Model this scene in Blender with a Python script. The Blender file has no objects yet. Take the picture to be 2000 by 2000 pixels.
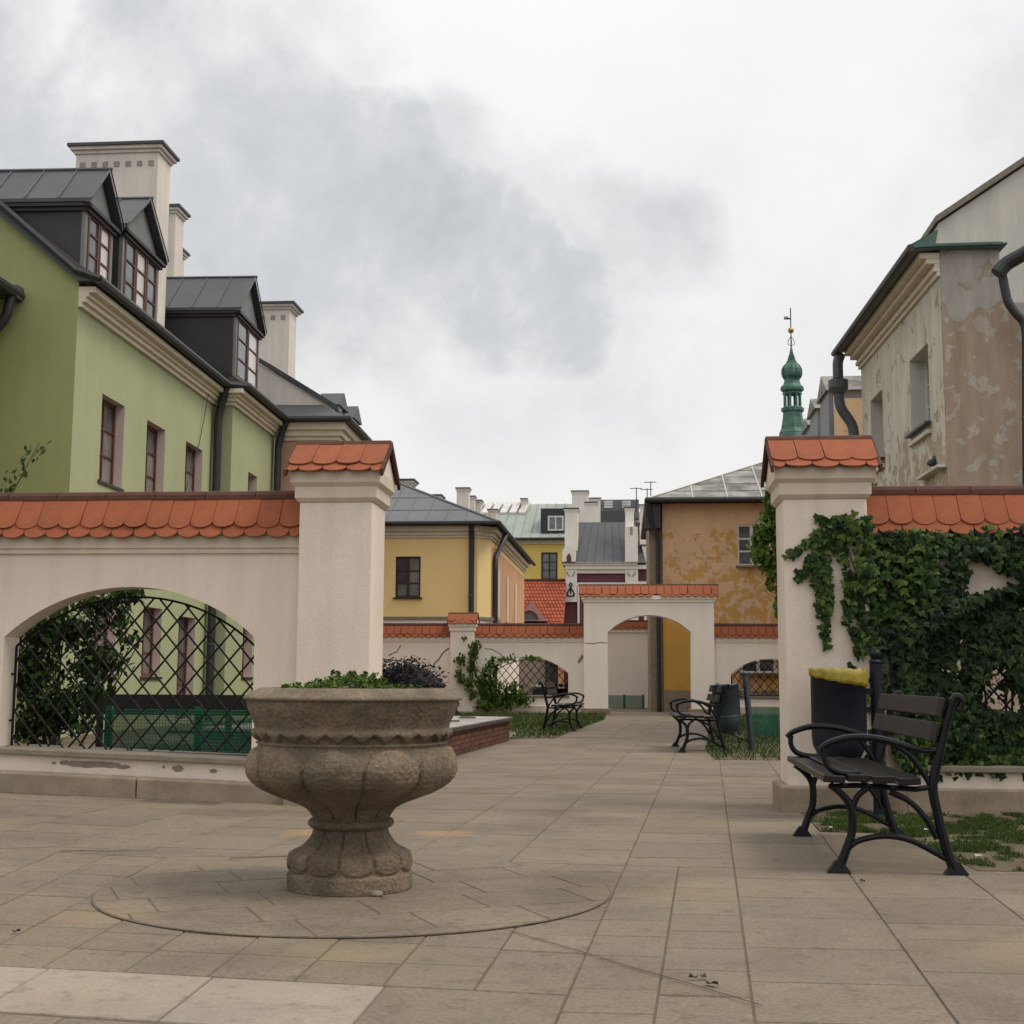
import bpy, bmesh, math, random
from mathutils import Matrix, Vector, noise as mn
random.seed(7)
PI = math.pi
SC = bpy.context.scene
COL = SC.collection

# ------------------------------------------------------------------ camera
F, EYE = 2600.0, 0.95
THETA = math.atan(324 / 2600)
PSI = math.atan(230 / 2600) * math.cos(THETA)
RM = Matrix.Rotation(PSI, 3, 'Z') @ Matrix.Rotation(PI / 2 + THETA, 3, 'X') @ Matrix.Rotation(.005, 3, 'Z')
cam = bpy.data.cameras.new('camera')
cam.sensor_width = 36; cam.lens = 46.8; cam.clip_start = .05; cam.clip_end = 4000
camo = bpy.data.objects.new('camera', cam); COL.objects.link(camo)
camo.matrix_world = Matrix.Translation((0, 0, EYE)) @ RM.to_4x4()
SC.camera = camo

def at(px, py, Y):
    d = RM @ Vector(((px - 1000) / F, (1000 - py) / F, -1))
    return Vector((0, 0, EYE)) + d * (Y / d.y)

# ------------------------------------------------------------------ world, sun, exposure
SUN_EL, SUN_AZ = math.radians(56), math.radians(98)      # azimuth from +Y towards +X
W = bpy.data.worlds.new('World'); SC.world = W; W.use_nodes = True
wt = W.node_tree; wn = wt.nodes; wl = wt.links; wn.clear()
def wnode(t, **k):
    n = wn.new(t)
    for a, b in k.items(): setattr(n, a, b)
    return n
sky = wnode('ShaderNodeTexSky', sky_type='NISHITA', sun_disc=False, sun_elevation=SUN_EL, sun_rotation=SUN_AZ)
bg1 = wnode('ShaderNodeBackground'); bg1.inputs[1].default_value = .1; wl.new(sky.outputs[0], bg1.inputs[0])
tc = wnode('ShaderNodeTexCoord')
def wnoise(scale, detail, rough, dist=0, vec=None):
    n = wnode('ShaderNodeTexNoise'); n.inputs['Scale'].default_value = scale; n.inputs['Detail'].default_value = detail
    n.inputs['Roughness'].default_value = rough; n.inputs['Distortion'].default_value = dist
    wl.new(vec or tc.outputs['Generated'], n.inputs['Vector']); return n
def wmath(op, a, b=None, c=None, clamp=False):
    n = wnode('ShaderNodeMath', operation=op); n.use_clamp = clamp
    for i, v in enumerate((a, b, c)):
        if v is None: continue
        if isinstance(v, (int, float)): n.inputs[i].default_value = v
        else: wl.new(v, n.inputs[i])
    return n.outputs[0]
nv = wnoise(9, 11, .62, .0)
sub = wnode('ShaderNodeVectorMath', operation='SUBTRACT'); wl.new(nv.outputs['Color'], sub.inputs[0]); sub.inputs[1].default_value = (.5, .5, .5)
scl = wnode('ShaderNodeVectorMath', operation='SCALE'); wl.new(sub.outputs[0], scl.inputs[0]); scl.inputs['Scale'].default_value = .10
add = wnode('ShaderNodeVectorMath', operation='ADD'); wl.new(tc.outputs['Generated'], add.inputs[0]); wl.new(scl.outputs[0], add.inputs[1])
nrm = wnode('ShaderNodeVectorMath', operation='NORMALIZE'); wl.new(add.outputs[0], nrm.inputs[0])
tot = None
# the dark cloud bellies, each a soft blob round a sky direction
for (px, py, rad, amp) in [(450, 170, .055, .8), (540, 260, .06, 1.0), (640, 350, .06, 1.05), (750, 420, .062, 1.05), (870, 490, .062, 1.15), (980, 545, .06, 1.3), (1090, 585, .05, 1.25),
                           (1240, 480, .06, .75), (1320, 470, .05, .7), (900, 350, .045, .45), (1080, 430, .05, .55), (420, 440, .10, .85), (600, 540, .08, .9), (760, 590, .06, .8), (1260, 745, .06, .5), (1000, 740, .07, .35),
                           (50, 90, .11, 1.1), (200, 170, .07, .8), (260, 300, .07, .6), (640, 110, .05, .45), (330, 360, .08, .7), (1500, 250, .12, .2), (1750, 560, .12, .2), (-300, 350, .2, .7), (-900, 200, .3, .7), (2700, 500, .3, .6)]:
    d = (at(px, py, 10) - Vector((0, 0, EYE))).normalized()
    dt = wnode('ShaderNodeVectorMath', operation='DOT_PRODUCT'); wl.new(nrm.outputs[0], dt.inputs[0]); dt.inputs[1].default_value = d
    mr = wnode('ShaderNodeMapRange', interpolation_type='SMOOTHSTEP')
    mr.inputs['From Min'].default_value = math.cos(rad * 1.35); mr.inputs['From Max'].default_value = math.cos(rad * .3)
    mr.inputs['To Min'].default_value = 0; mr.inputs['To Max'].default_value = amp * .8
    wl.new(dt.outputs['Value'], mr.inputs['Value'])
    tot = mr.outputs[0] if tot is None else wmath('MAXIMUM', tot, mr.outputs[0])
n2 = wnoise(6, 10, .6, .25); n3 = wnoise(2.2, 5, .5, .2)
wide = wmath('MULTIPLY', wmath('SUBTRACT', n3.outputs['Fac'], .56, clamp=True), .5)
fine = wmath('MULTIPLY', wmath('SUBTRACT', n2.outputs['Fac'], .46), 1.1)
n4 = wnoise(11, 9, .6, .3)
body = wmath('ADD', wmath('MULTIPLY', wmath('SUBTRACT', n2.outputs['Fac'], .30), 2.1), wmath('MULTIPLY', wmath('SUBTRACT', n4.outputs['Fac'], .5), 1.1), clamp=True)
dark = wmath('ADD', wmath('MULTIPLY', tot, wmath('ADD', wmath('MULTIPLY', body, .95), .12)), wmath('ADD', wide, wmath('MULTIPLY', fine, .10)), clamp=True)
cr = wnode('ShaderNodeValToRGB'); wl.new(dark, cr.inputs[0])
cr.color_ramp.elements[0].position = 0; cr.color_ramp.elements[0].color = (.84, .832, .815, 1)
cr.color_ramp.elements[1].position = 1; cr.color_ramp.elements[1].color = (.40, .415, .43, 1)
e = cr.color_ramp.elements.new(.12); e.color = (.79, .785, .775, 1); e = cr.color_ramp.elements.new(.42); e.color = (.60, .61, .622, 1)
sepw = wnode('ShaderNodeSeparateXYZ'); wl.new(tc.outputs['Generated'], sepw.inputs[0])
zup = wmath('MAXIMUM', sepw.outputs['Z'], 0)                     # an overcast sky is brighter overhead than at the horizon
bg2 = wnode('ShaderNodeBackground'); wl.new(wmath('ADD', wmath('MULTIPLY', wmath('MULTIPLY', zup, zup), .55), .90), bg2.inputs[1]); wl.new(cr.outputs[0], bg2.inputs[0])
mx = wnode('ShaderNodeMixShader'); mx.inputs[0].default_value = .93
wl.new(bg1.outputs[0], mx.inputs[1]); wl.new(bg2.outputs[0], mx.inputs[2])
wo = wnode('ShaderNodeOutputWorld'); wl.new(mx.outputs[0], wo.inputs[0])

sun = bpy.data.lights.new('sun', 'SUN'); sun.energy = 1.5; sun.angle = math.radians(22); sun.color = (1, .90, .76)
suno = bpy.data.objects.new('sun', sun); COL.objects.link(suno)
sd = Vector((math.sin(SUN_AZ) * math.cos(SUN_EL), math.cos(SUN_AZ) * math.cos(SUN_EL), math.sin(SUN_EL)))
suno.rotation_euler = sd.to_track_quat('Z', 'Y').to_euler(); suno.location = sd * 60

SC.view_settings.view_transform = 'Standard'; SC.view_settings.look = 'None'
SC.view_settings.exposure = .27; SC.view_settings.gamma = 1
SC.view_settings.use_curve_mapping = False

# ------------------------------------------------------------------ materials
def newmat(name):
    m = bpy.data.materials.new(name); m.use_nodes = True
    return m, m.node_tree.nodes, m.node_tree.links, m.node_tree.nodes['Principled BSDF']
def tex(nt, kind, scale, detail=4, rough=.55, dist=0, coord='Object', stretch=None):
    n, l = nt.nodes, nt.links
    t = n.new(kind); c = n.new('ShaderNodeTexCoord')
    t.inputs['Scale'].default_value = scale
    if 'Detail' in t.inputs: t.inputs['Detail'].default_value = detail
    if kind == 'ShaderNodeTexNoise':
        t.inputs['Roughness'].default_value = rough; t.inputs['Distortion'].default_value = dist
    src = c.outputs[coord]
    if stretch:
        mp = n.new('ShaderNodeMapping'); mp.inputs['Scale'].default_value = stretch; l.new(src, mp.inputs[0]); src = mp.outputs[0]
    l.new(src, t.inputs['Vector']); return t
def ramp(nt, src, stops):
    r = nt.nodes.new('ShaderNodeValToRGB'); nt.links.new(src, r.inputs[0])
    el = r.color_ramp.elements
    while len(el) > 1: el.remove(el[-1])
    el[0].position = stops[0][0]; el[0].color = (*stops[0][1], 1)
    for p, c in stops[1:]:
        e = el.new(p); e.color = (*c, 1)
    return r.outputs[0]
def mixc(nt, fac, a, b, mode='MIX'):
    m = nt.nodes.new('ShaderNodeMix'); m.data_type = 'RGBA'; m.blend_type = mode
    for i, v in ((0, fac), (6, a), (7, b)):
        if isinstance(v, (int, float)): m.inputs[i].default_value = v
        elif isinstance(v, tuple): m.inputs[i].default_value = (*v, 1)
        else: nt.links.new(v, m.inputs[i])
    return m.outputs[2]
def mth(nt, op, a, b=0.0, clamp=False):
    m = nt.nodes.new('ShaderNodeMath'); m.operation = op; m.use_clamp = clamp
    for i, v in enumerate((a, b)):
        if isinstance(v, (int, float)): m.inputs[i].default_value = v
        else: nt.links.new(v, m.inputs[i])
    return m.outputs[0]
def bump(nt, bsdf, src, strength, dist=.01, prev=None):
    b = nt.nodes.new('ShaderNodeBump'); b.inputs['Strength'].default_value = strength; b.inputs['Distance'].default_value = dist
    nt.links.new(src, b.inputs['Height'])
    if prev: nt.links.new(prev, b.inputs['Normal'])
    nt.links.new(b.outputs[0], bsdf.inputs['Normal']); return b.outputs[0]
def mul(c, k): return tuple(min(1, v * k) for v in c)
def simple(name, c, rough=.7, var=.2, scale=3, fine=40, bmp=.25, bd=.004, metal=0, rnd=0, tint=None, streak=0, spec=.5, fvar=.1):
    """noise-mottled surface: big soft stains, fine grain, optional per-piece variation and vertical dirt streaks"""
    m, n, l, b = newmat(name); nt = m.node_tree
    t1 = tex(nt, 'ShaderNodeTexNoise', scale, 6, .6)
    t2 = tex(nt, 'ShaderNodeTexNoise', fine, 4, .6)
    col = ramp(nt, t1.outputs['Fac'], [(.3, mul(c, 1 - var)), (.7, tint if tint else mul(c, 1 + var * .6))])
    col = mixc(nt, 1, col, ramp(nt, t2.outputs['Fac'], [(.3, (1 - fvar,) * 3), (.7, (1 + fvar * .0,) * 3)]), 'MULTIPLY')
    if streak:
        ts = tex(nt, 'ShaderNodeTexNoise', 1, 5, .6, stretch=(5, 5, .5))
        col = mixc(nt, 1, col, ramp(nt, ts.outputs['Fac'], [(.35, (1 - streak,) * 3), (.6, (1, 1, 1))]), 'MULTIPLY')
    if rnd:
        oi = n.new('ShaderNodeObjectInfo'); g = n.new('ShaderNodeNewGeometry')
        s = mth(nt, 'FRACT', mth(nt, 'ADD', oi.outputs['Random'], g.outputs['Random Per Island']))
        col = mixc(nt, 1, col, ramp(nt, s, [(0, (1 - rnd,) * 3), (.5, (1 - rnd * .35, 1 - rnd * .4, 1 - rnd * .45)), (1, (1, 1, 1))]), 'MULTIPLY')
    l.new(col, b.inputs['Base Color'])
    b.inputs['Roughness'].default_value = rough; b.inputs['Metallic'].default_value = metal
    b.inputs['Specular IOR Level'].default_value = spec
    if bmp: bump(nt, b, t2.outputs['Fac'], bmp, bd)
    return m
def peeling(name, base, under, deep, scale, thr, zlo=None, zhi=None, push=.3, thr2=None, streak=.15):
    """old plaster: a sound coat, an older coat where it has flaked off (more between zlo and zhi), bare patches"""
    m, n, l, b = newmat(name); nt = m.node_tree
    a = tex(nt, 'ShaderNodeTexNoise', scale, 10, .62, .25)
    src = a.outputs['Fac']
    if zlo is not None:
        c = n.new('ShaderNodeTexCoord'); s = n.new('ShaderNodeSeparateXYZ'); l.new(c.outputs['Object'], s.inputs[0])
        mr = n.new('ShaderNodeMapRange'); mr.inputs['From Min'].default_value = zlo; mr.inputs['From Max'].default_value = zhi
        mr.inputs['To Min'].default_value = push; mr.inputs['To Max'].default_value = 0
        l.new(s.outputs['Z'], mr.inputs['Value']); src = mth(nt, 'ADD', src, mr.outputs[0])
    m1 = ramp(nt, src, [(thr - .006, (0, 0, 0)), (thr + .006, (1, 1, 1))])
    a2 = tex(nt, 'ShaderNodeTexNoise', scale * 1.7, 9, .6, .3, stretch=(1.0, 1.1, .9))
    t2 = thr2 if thr2 else thr + .05
    m2 = ramp(nt, a2.outputs['Fac'], [(t2 - .006, (0, 0, 0)), (t2 + .006, (1, 1, 1))])
    st = tex(nt, 'ShaderNodeTexNoise', 1.3, 6, .65, stretch=(2.5, 2.5, .6))
    mot = ramp(nt, st.outputs['Fac'], [(.3, (1 - streak * 2,) * 3), (.62, (1, 1, 1))])
    g = tex(nt, 'ShaderNodeTexNoise', 30, 4)
    col = mixc(nt, m1, base, under)
    col = mixc(nt, mth(nt, 'MULTIPLY', m1, m2), col, deep)
    col = mixc(nt, 1, col, mot, 'MULTIPLY')
    col = mixc(nt, .35, col, ramp(nt, g.outputs['Fac'], [(.3, (.65, .65, .65)), (.7, (1, 1, 1))]), 'MULTIPLY')
    l.new(col, b.inputs['Base Color']); b.inputs['Roughness'].default_value = .93
    nb = bump(nt, b, mth(nt, 'SUBTRACT', 1, m1), .6, .012)
    bump(nt, b, g.outputs['Fac'], .35, .006, nb)
    return m
def leafmat(name, c1, c2, c3, trans=.25):
    m, n, l, b = newmat(name); nt = m.node_tree
    g = n.new('ShaderNodeNewGeometry'); t = tex(nt, 'ShaderNodeTexNoise', 2.5, 4)
    col = ramp(nt, g.outputs['Random Per Island'], [(0, c1), (.5, c2), (.8, mul(c3, .8)), (1, c3)])
    col = mixc(nt, .7, col, ramp(nt, t.outputs['Fac'], [(.35, (.5, .5, .5)), (.65, (1, 1, 1))]), 'MULTIPLY')
    l.new(col, b.inputs['Base Color']); b.inputs['Roughness'].default_value = .55
    b.inputs['Specular IOR Level'].default_value = .15
    tr = n.new('ShaderNodeBsdfTranslucent'); l.new(col, tr.inputs[0])
    ms = n.new('ShaderNodeMixShader'); ms.inputs[0].default_value = trans
    l.new(b.outputs[0], ms.inputs[1]); l.new(tr.outputs[0], ms.inputs[2]); l.new(ms.outputs[0], n['Material Output'].inputs[0])
    return m

M = {}
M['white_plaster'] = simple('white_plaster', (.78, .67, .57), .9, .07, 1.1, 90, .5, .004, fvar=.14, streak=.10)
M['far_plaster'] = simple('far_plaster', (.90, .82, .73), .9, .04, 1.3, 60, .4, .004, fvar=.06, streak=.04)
M['moulding'] = simple('moulding', (.66, .565, .45), .9, .12, 3, 80, .4, .004, streak=.12)
M['tile'] = simple('clay_tile', (.31, .086, .033), .9, .22, 7, 120, .35, .002, rnd=.10, fvar=.22)
M['ridge'] = simple('ridge_clay', (.075, .026, .016), .9, .3, 6, 60, .4)
M['stone'] = simple('plinth_stone', (.30, .235, .17), .9, .28, 4, 60, .5, .006, streak=.12)
M['sill'] = simple('concrete_sill', (.23, .195, .15), .9, .2, 5, 70, .5)
M['patch'] = simple('bare_render', (.24, .2, .165), .95, .2, 8, 60, .5)
M['crack'] = simple('crack_shadow', (.10, .08, .065), 1, .2, 8, 60, 0)
M['slab'] = simple('paving_slab', (.238, .190, .138), .88, .20, 1.3, 55, .6, .005, rnd=.15, fvar=.36, tint=(.255, .205, .150))
M['slab_disc'] = simple('paving_disc_slab', (.232, .186, .136), .88, .20, 1.6, 55, .6, .005, rnd=.10, fvar=.34, tint=(.25, .202, .148))
M['slab_light'] = simple('sandstone_band', (.34, .285, .23), .88, .22, 1.4, 60, .5, .004, rnd=.12, fvar=.2)
def stain(mat, spots):
    nt = mat.node_tree; b = nt.nodes['Principled BSDF']; src = b.inputs['Base Color'].links[0].from_socket
    c = nt.nodes.new('ShaderNodeTexCoord'); nz = tex(nt, 'ShaderNodeTexNoise', 5, 5, .6)
    for (x, y, r_, col, k) in spots:
        d = nt.nodes.new('ShaderNodeVectorMath'); d.operation = 'DISTANCE'; nt.links.new(c.outputs['Object'], d.inputs[0]); d.inputs[1].default_value = (x, y, 0)
        q = mth(nt, 'ADD', d.outputs['Value'], mth(nt, 'MULTIPLY', mth(nt, 'SUBTRACT', nz.outputs['Fac'], .5), r_ * 1.6))
        src = mixc(nt, ramp(nt, mth(nt, 'DIVIDE', q, r_), [(0, (k, k, k)), (1, (0, 0, 0))]), src, col)
    nt.links.new(src, b.inputs['Base Color'])
def worn(mat):
    nt = mat.node_tree; b = nt.nodes['Principled BSDF']; src = b.inputs['Base Color'].links[0].from_socket
    big = tex(nt, 'ShaderNodeTexNoise', .9, 7, .65, .4); sm = tex(nt, 'ShaderNodeTexNoise', 11, 5, .6); v = tex(nt, 'ShaderNodeTexVoronoi', 3.2)
    src = mixc(nt, 1, src, ramp(nt, big.outputs['Fac'], [(.32, (.74, .72, .70)), (.5, (1, 1, 1)), (.68, (1.0, .97, .92))]), 'MULTIPLY')
    src = mixc(nt, 1, src, ramp(nt, sm.outputs['Fac'], [(.30, (.72, .71, .69)), (.46, (1, 1, 1))]), 'MULTIPLY')
    src = mixc(nt, 1, src, ramp(nt, v.outputs['Distance'], [(.045, (.38, .35, .32)), (.065, (1, 1, 1))]), 'MULTIPLY')
    nt.links.new(src, b.inputs['Base Color'])
for k_ in ('slab', 'slab_disc', 'slab_light'): worn(M[k_])
stain(M['slab'], [(-1.78, 8.2, .36, (.42, .22, .06), .7), (-1.12, 8.3, .25, (.40, .22, .10), .45), (-1.0, 4.7, .3, (.26, .19, .09), .4), (1.5, 5.0, .5, (.27, .19, .10), .4), (-2.1, 5.3, .3, (.30, .20, .09), .35), (.3, 6.2, .4, (.26, .19, .10), .35)])
M['grout'] = simple('paving_joint', (.12, .095, .07), 1, .3, 8, 60, .3)
M['iron'] = simple('painted_iron', (.0045, .0055, .009), .36, .25, 12, 160, .2, .001, spec=.22)
M['lattice'] = simple('lattice_iron', (.007, .008, .008), .45, .25, 12, 120, .2, .001, spec=.22)
M['wood'] = simple('bench_wood', (.012, .010, .011), .33, .35, 4, 60, .3, .002, spec=.25)
M['pinewood'] = simple('weathered_slat', (.027, .020, .018), .6, .4, 3, 60, .4, .002, spec=.3)
M['bin'] = simple('bin_steel', (.010, .012, .021), .5, .3, 5, 120, .25, .001, spec=.25)
M['bin2'] = simple('bin_dark_steel', (.022, .036, .05), .36, .35, 6, 100, .2, .001, spec=.7)
M['urn'] = simple('urn_stone', (.21, .175, .128), .92, .40, 4.5, 60, .8, .005, tint=(.30, .22, .145), fvar=.42)
M['soil'] = simple('soil', (.115, .088, .058), 1, .3, 3, 30, .8, .01)
M['lawn_soil'] = simple('lawn_soil', (.085, .068, .035), 1, .35, 1.2, 25, .8, .01, tint=(.15, .112, .07))
M['green'] = simple('green_plaster', (.40, .43, .245), .92, .08, .7, 55, .5, .005, streak=.05, fvar=.16)
M['olive'] = simple('olive_plaster', (.35, .365, .165), .92, .08, .7, 55, .5, .005, streak=.06, fvar=.16)
M['cream'] = simple('cream_moulding', (.70, .62, .50), .9, .1, 2, 50, .3)
M['reveal'] = simple('pink_reveal', (.58, .46, .42), .9, .08, 2, 50, .2)
M['pink'] = simple('salmon_plaster', (.50, .30, .22), .92, .08, 1, 50, .3)
M['slate'] = simple('dark_sheet_roof', (.062, .065, .072), .5, .25, 1.2, 40, .2, .003, spec=.4)
M['darkmetal'] = simple('brown_sheet', (.028, .024, .027), .6, .25, 2, 40, .2)
M['greysheet'] = simple('grey_zinc_sheet', (.17, .175, .18), .6, .2, 2, 40, .2)
M['gutter'] = simple('gutter_metal', (.022, .023, .025), .5, .3, 4, 60, .2)
M['zinc'] = simple('zinc_pipe', (.075, .085, .095), .5, .3, 4, 60, .2)
M['chimney'] = simple('chimney_plaster', (.72, .66, .60), .92, .1, 1, 40, .3, streak=.12)
M['vent'] = simple('vent_block', (.33, .28, .24), .9, .2, 5, 50, .3)
M['brown_frame'] = simple('brown_window_frame', (.11, .035, .022), .6, .25, 5, 60, .2)
M['dark_frame'] = simple('dark_window_frame', (.03, .02, .016), .6, .2, 5, 60, .2)
M['white_frame'] = simple('white_window_frame', (.62, .61, .58), .6, .1, 5, 60, .2)
def glass(name, c, rough=.08, var=.4):
    m, n, l, b = newmat(name); nt = m.node_tree
    t = tex(nt, 'ShaderNodeTexNoise', 2.0, 4, .5, .3)
    l.new(ramp(nt, t.outputs['Fac'], [(.35, mul(c, 1 - var)), (.65, mul(c, 1 + var))]), b.inputs['Base Color'])
    b.inputs['Roughness'].default_value = rough; b.inputs['Specular IOR Level'].default_value = .8
    return m
M['glass'] = glass('window_glass', (.09, .095, .10))
M['curtain'] = glass('curtained_glass', (.17, .16, .15), .15, .25)
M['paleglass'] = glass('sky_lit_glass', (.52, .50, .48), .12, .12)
M['purpleglass'] = glass('tinted_glass', (.06, .04, .07), .1)
M['yellow'] = simple('yellow_plaster', (.90, .65, .29), .92, .06, .8, 50, .3)
M['yellow2'] = simple('pale_yellow_plaster', (.88, .68, .32), .92, .06, .8, 50, .3)
M['bright_yellow'] = simple('bright_yellow_plaster', (.78, .60, .16), .92, .08, .5, 40, .2)
M['orange'] = simple('orange_plaster', (.60, .33, .18), .92, .12, .8, 40, .2)
M['greyroof'] = simple('grey_sheet_roof', (.135, .148, .155), .6, .2, .8, 30, .25, .004, rnd=.12)
M['greenroof'] = simple('pale_copper_roof', (.27, .31, .27), .6, .25, .5, 20, .3)
M['oldroof'] = simple('old_cement_roof', (.17, .168, .155), .85, .5, 1.6, 14, .5, .01, tint=(.40, .39, .37), rnd=.12)
M['redmetal'] = simple('red_sheet', (.13, .024, .02), .4, .2, 3, 40, .2)
M['far_tile'] = simple('far_clay_tile', (.36, .075, .026), .85, .25, 2, 20, .4, .01, rnd=.25)
M['purple'] = simple('purple_plaster', (.135, .045, .06), .9, .12, 1, 40, .2)
M['white'] = simple('white_trim', (.78, .74, .68), .9, .06, 1, 40, .2, streak=.08)
M['copper'] = simple('verdigris_copper', (.03, .10, .078), .6, .6, 1.5, 12, .4, .02, tint=(.085, .215, .165))
M['gold'] = simple('gilt_ball', (.42, .28, .10), .35, .2, 4, 20, .1, metal=.7)
M['ochre_old'] = peeling('peeling_ochre', (.72, .48, .29), (.60, .355, .11), (.70, .49, .33), 2.4, .60, 2.7, 5.4, .26, .52, .07)
M['ochre'] = simple('ochre_plaster', (.64, .35, .075), .92, .12, 1, 40, .25)
M['old_side'] = peeling('peeling_cream', (.66, .61, .51), (.47, .36, .255), (.60, .52, .42), 2.6, .60, 3.9, 5.5, .17, .57, .14)
M['old_front'] = peeling('peeling_brown', (.44, .405, .37), (.40, .30, .225), (.47, .41, .35), 2.3, .58, 6.1, 6.5, .22, .565, .17)
M['gable'] = simple('gable_plaster', (.62, .585, .53), .9, .1, 1, 40, .2, streak=.12)
M['brick'] = simple('red_brick', (.135, .05, .034), .9, .25, 4, 40, .5, rnd=.35)
M['mortar'] = simple('mortar', (.10, .06, .045), 1, .2, 8, 40, .3)
M['sheet'] = simple('sheet_cover', (.27, .25, .23), .45, .4, 3.5, 30, .3, tint=(.46, .43, .40))
M['sheet_edge'] = simple('sheet_edge', (.055, .052, .052), .5, .3, 4, 40, .2)
M['bag'] = simple('yellow_bag', (.33, .25, .015), .45, .35, 14, 90, .8, .004, spec=.6)
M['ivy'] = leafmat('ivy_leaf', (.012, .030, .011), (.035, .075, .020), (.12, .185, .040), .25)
M['ivy_dark'] = leafmat('shaded_old_ivy_leaf', (.009, .020, .010), (.021, .044, .016), (.05, .085, .026), .12)
M['creeper'] = leafmat('creeper_leaf', (.05, .10, .018), (.10, .18, .03), (.20, .29, .05), .35)
M['creeper2'] = leafmat('far_creeper_leaf', (.045, .10, .018), (.09, .17, .03), (.18, .27, .05), .35)
M['shrub'] = leafmat('shrub_leaf', (.012, .028, .009), (.032, .066, .018), (.09, .15, .036), .3)
M['barberry'] = leafmat('barberry_leaf', (.008, .007, .009), (.014, .011, .014), (.026, .02, .022), .05)
M['sedum'] = leafmat('sedum_leaf', (.03, .065, .010), (.065, .13, .018), (.12, .20, .03), .15)
M['grass'] = leafmat('grass_blade', (.035, .068, .014), (.065, .118, .024), (.125, .165, .045), .25)
M['bark'] = simple('bark', (.07, .05, .035), .95, .3, 6, 40, .6)
M['ground'] = simple('far_ground', (.11, .105, .07), 1, .3, .05, 2, .3)
M['dryleaf'] = simple('dry_leaf', (.045, .028, .02), .8, .3, 20, 60, .2)
M['paper'] = simple('paper', (.38, .36, .33), .8, .1, 20, 60, .2)
M['pigeon'] = simple('pigeon_feather', (.05, .055, .068), .7, .4, 14, 60, .3)
M['ink'] = simple('dark_ornament', (.012, .011, .012), .8, .2, 5, 40, .1)
m, n, l, b = newmat('green_mesh'); nt = m.node_tree
b.inputs['Base Color'].default_value = (.010, .12, .06, 1); b.inputs['Roughness'].default_value = .6
M['net'] = m
m, n, l, b = newmat('green_net_sheet'); nt = m.node_tree
t = tex(nt, 'ShaderNodeTexNoise', 3, 4)
l.new(ramp(nt, t.outputs['Fac'], [(.35, (.010, .10, .055)), (.65, (.022, .18, .10))]), b.inputs['Base Color'])
b.inputs['Roughness'].default_value = .7; b.inputs['Alpha'].default_value = .68
M['netsheet'] = m
nt = M['urn'].node_tree; b = nt.nodes['Principled BSDF']; src = b.inputs['Base Color'].links[0].from_socket
p1 = tex(nt, 'ShaderNodeTexVoronoi', 55); p2 = tex(nt, 'ShaderNodeTexNoise', 9, 8, .7, .3); p3 = tex(nt, 'ShaderNodeTexNoise', 2.2, 4, .6, stretch=(1, 1, 2.5))
src = mixc(nt, 1, src, ramp(nt, p1.outputs['Distance'], [(.1, (.55, .53, .5)), (.3, (1, 1, 1))]), 'MULTIPLY')
src = mixc(nt, ramp(nt, p2.outputs['Fac'], [(.60, (0, 0, 0)), (.68, (.6, .6, .6))]), src, (.25, .235, .19))
src = mixc(nt, 1, src, ramp(nt, p3.outputs['Fac'], [(.35, (.62, .6, .58)), (.6, (1.0, 1.0, 1.0))]), 'MULTIPLY')
nt.links.new(src, b.inputs['Base Color'])
pb = nt.nodes.new('ShaderNodeBump'); pb.inputs['Strength'].default_value = .7; pb.inputs['Distance'].default_value = .006; nt.links.new(p1.outputs['Distance'], pb.inputs['Height'])
nt.links.new(b.inputs['Normal'].links[0].from_socket, pb.inputs['Normal']); nt.links.new(pb.outputs[0], b.inputs['Normal'])

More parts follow.
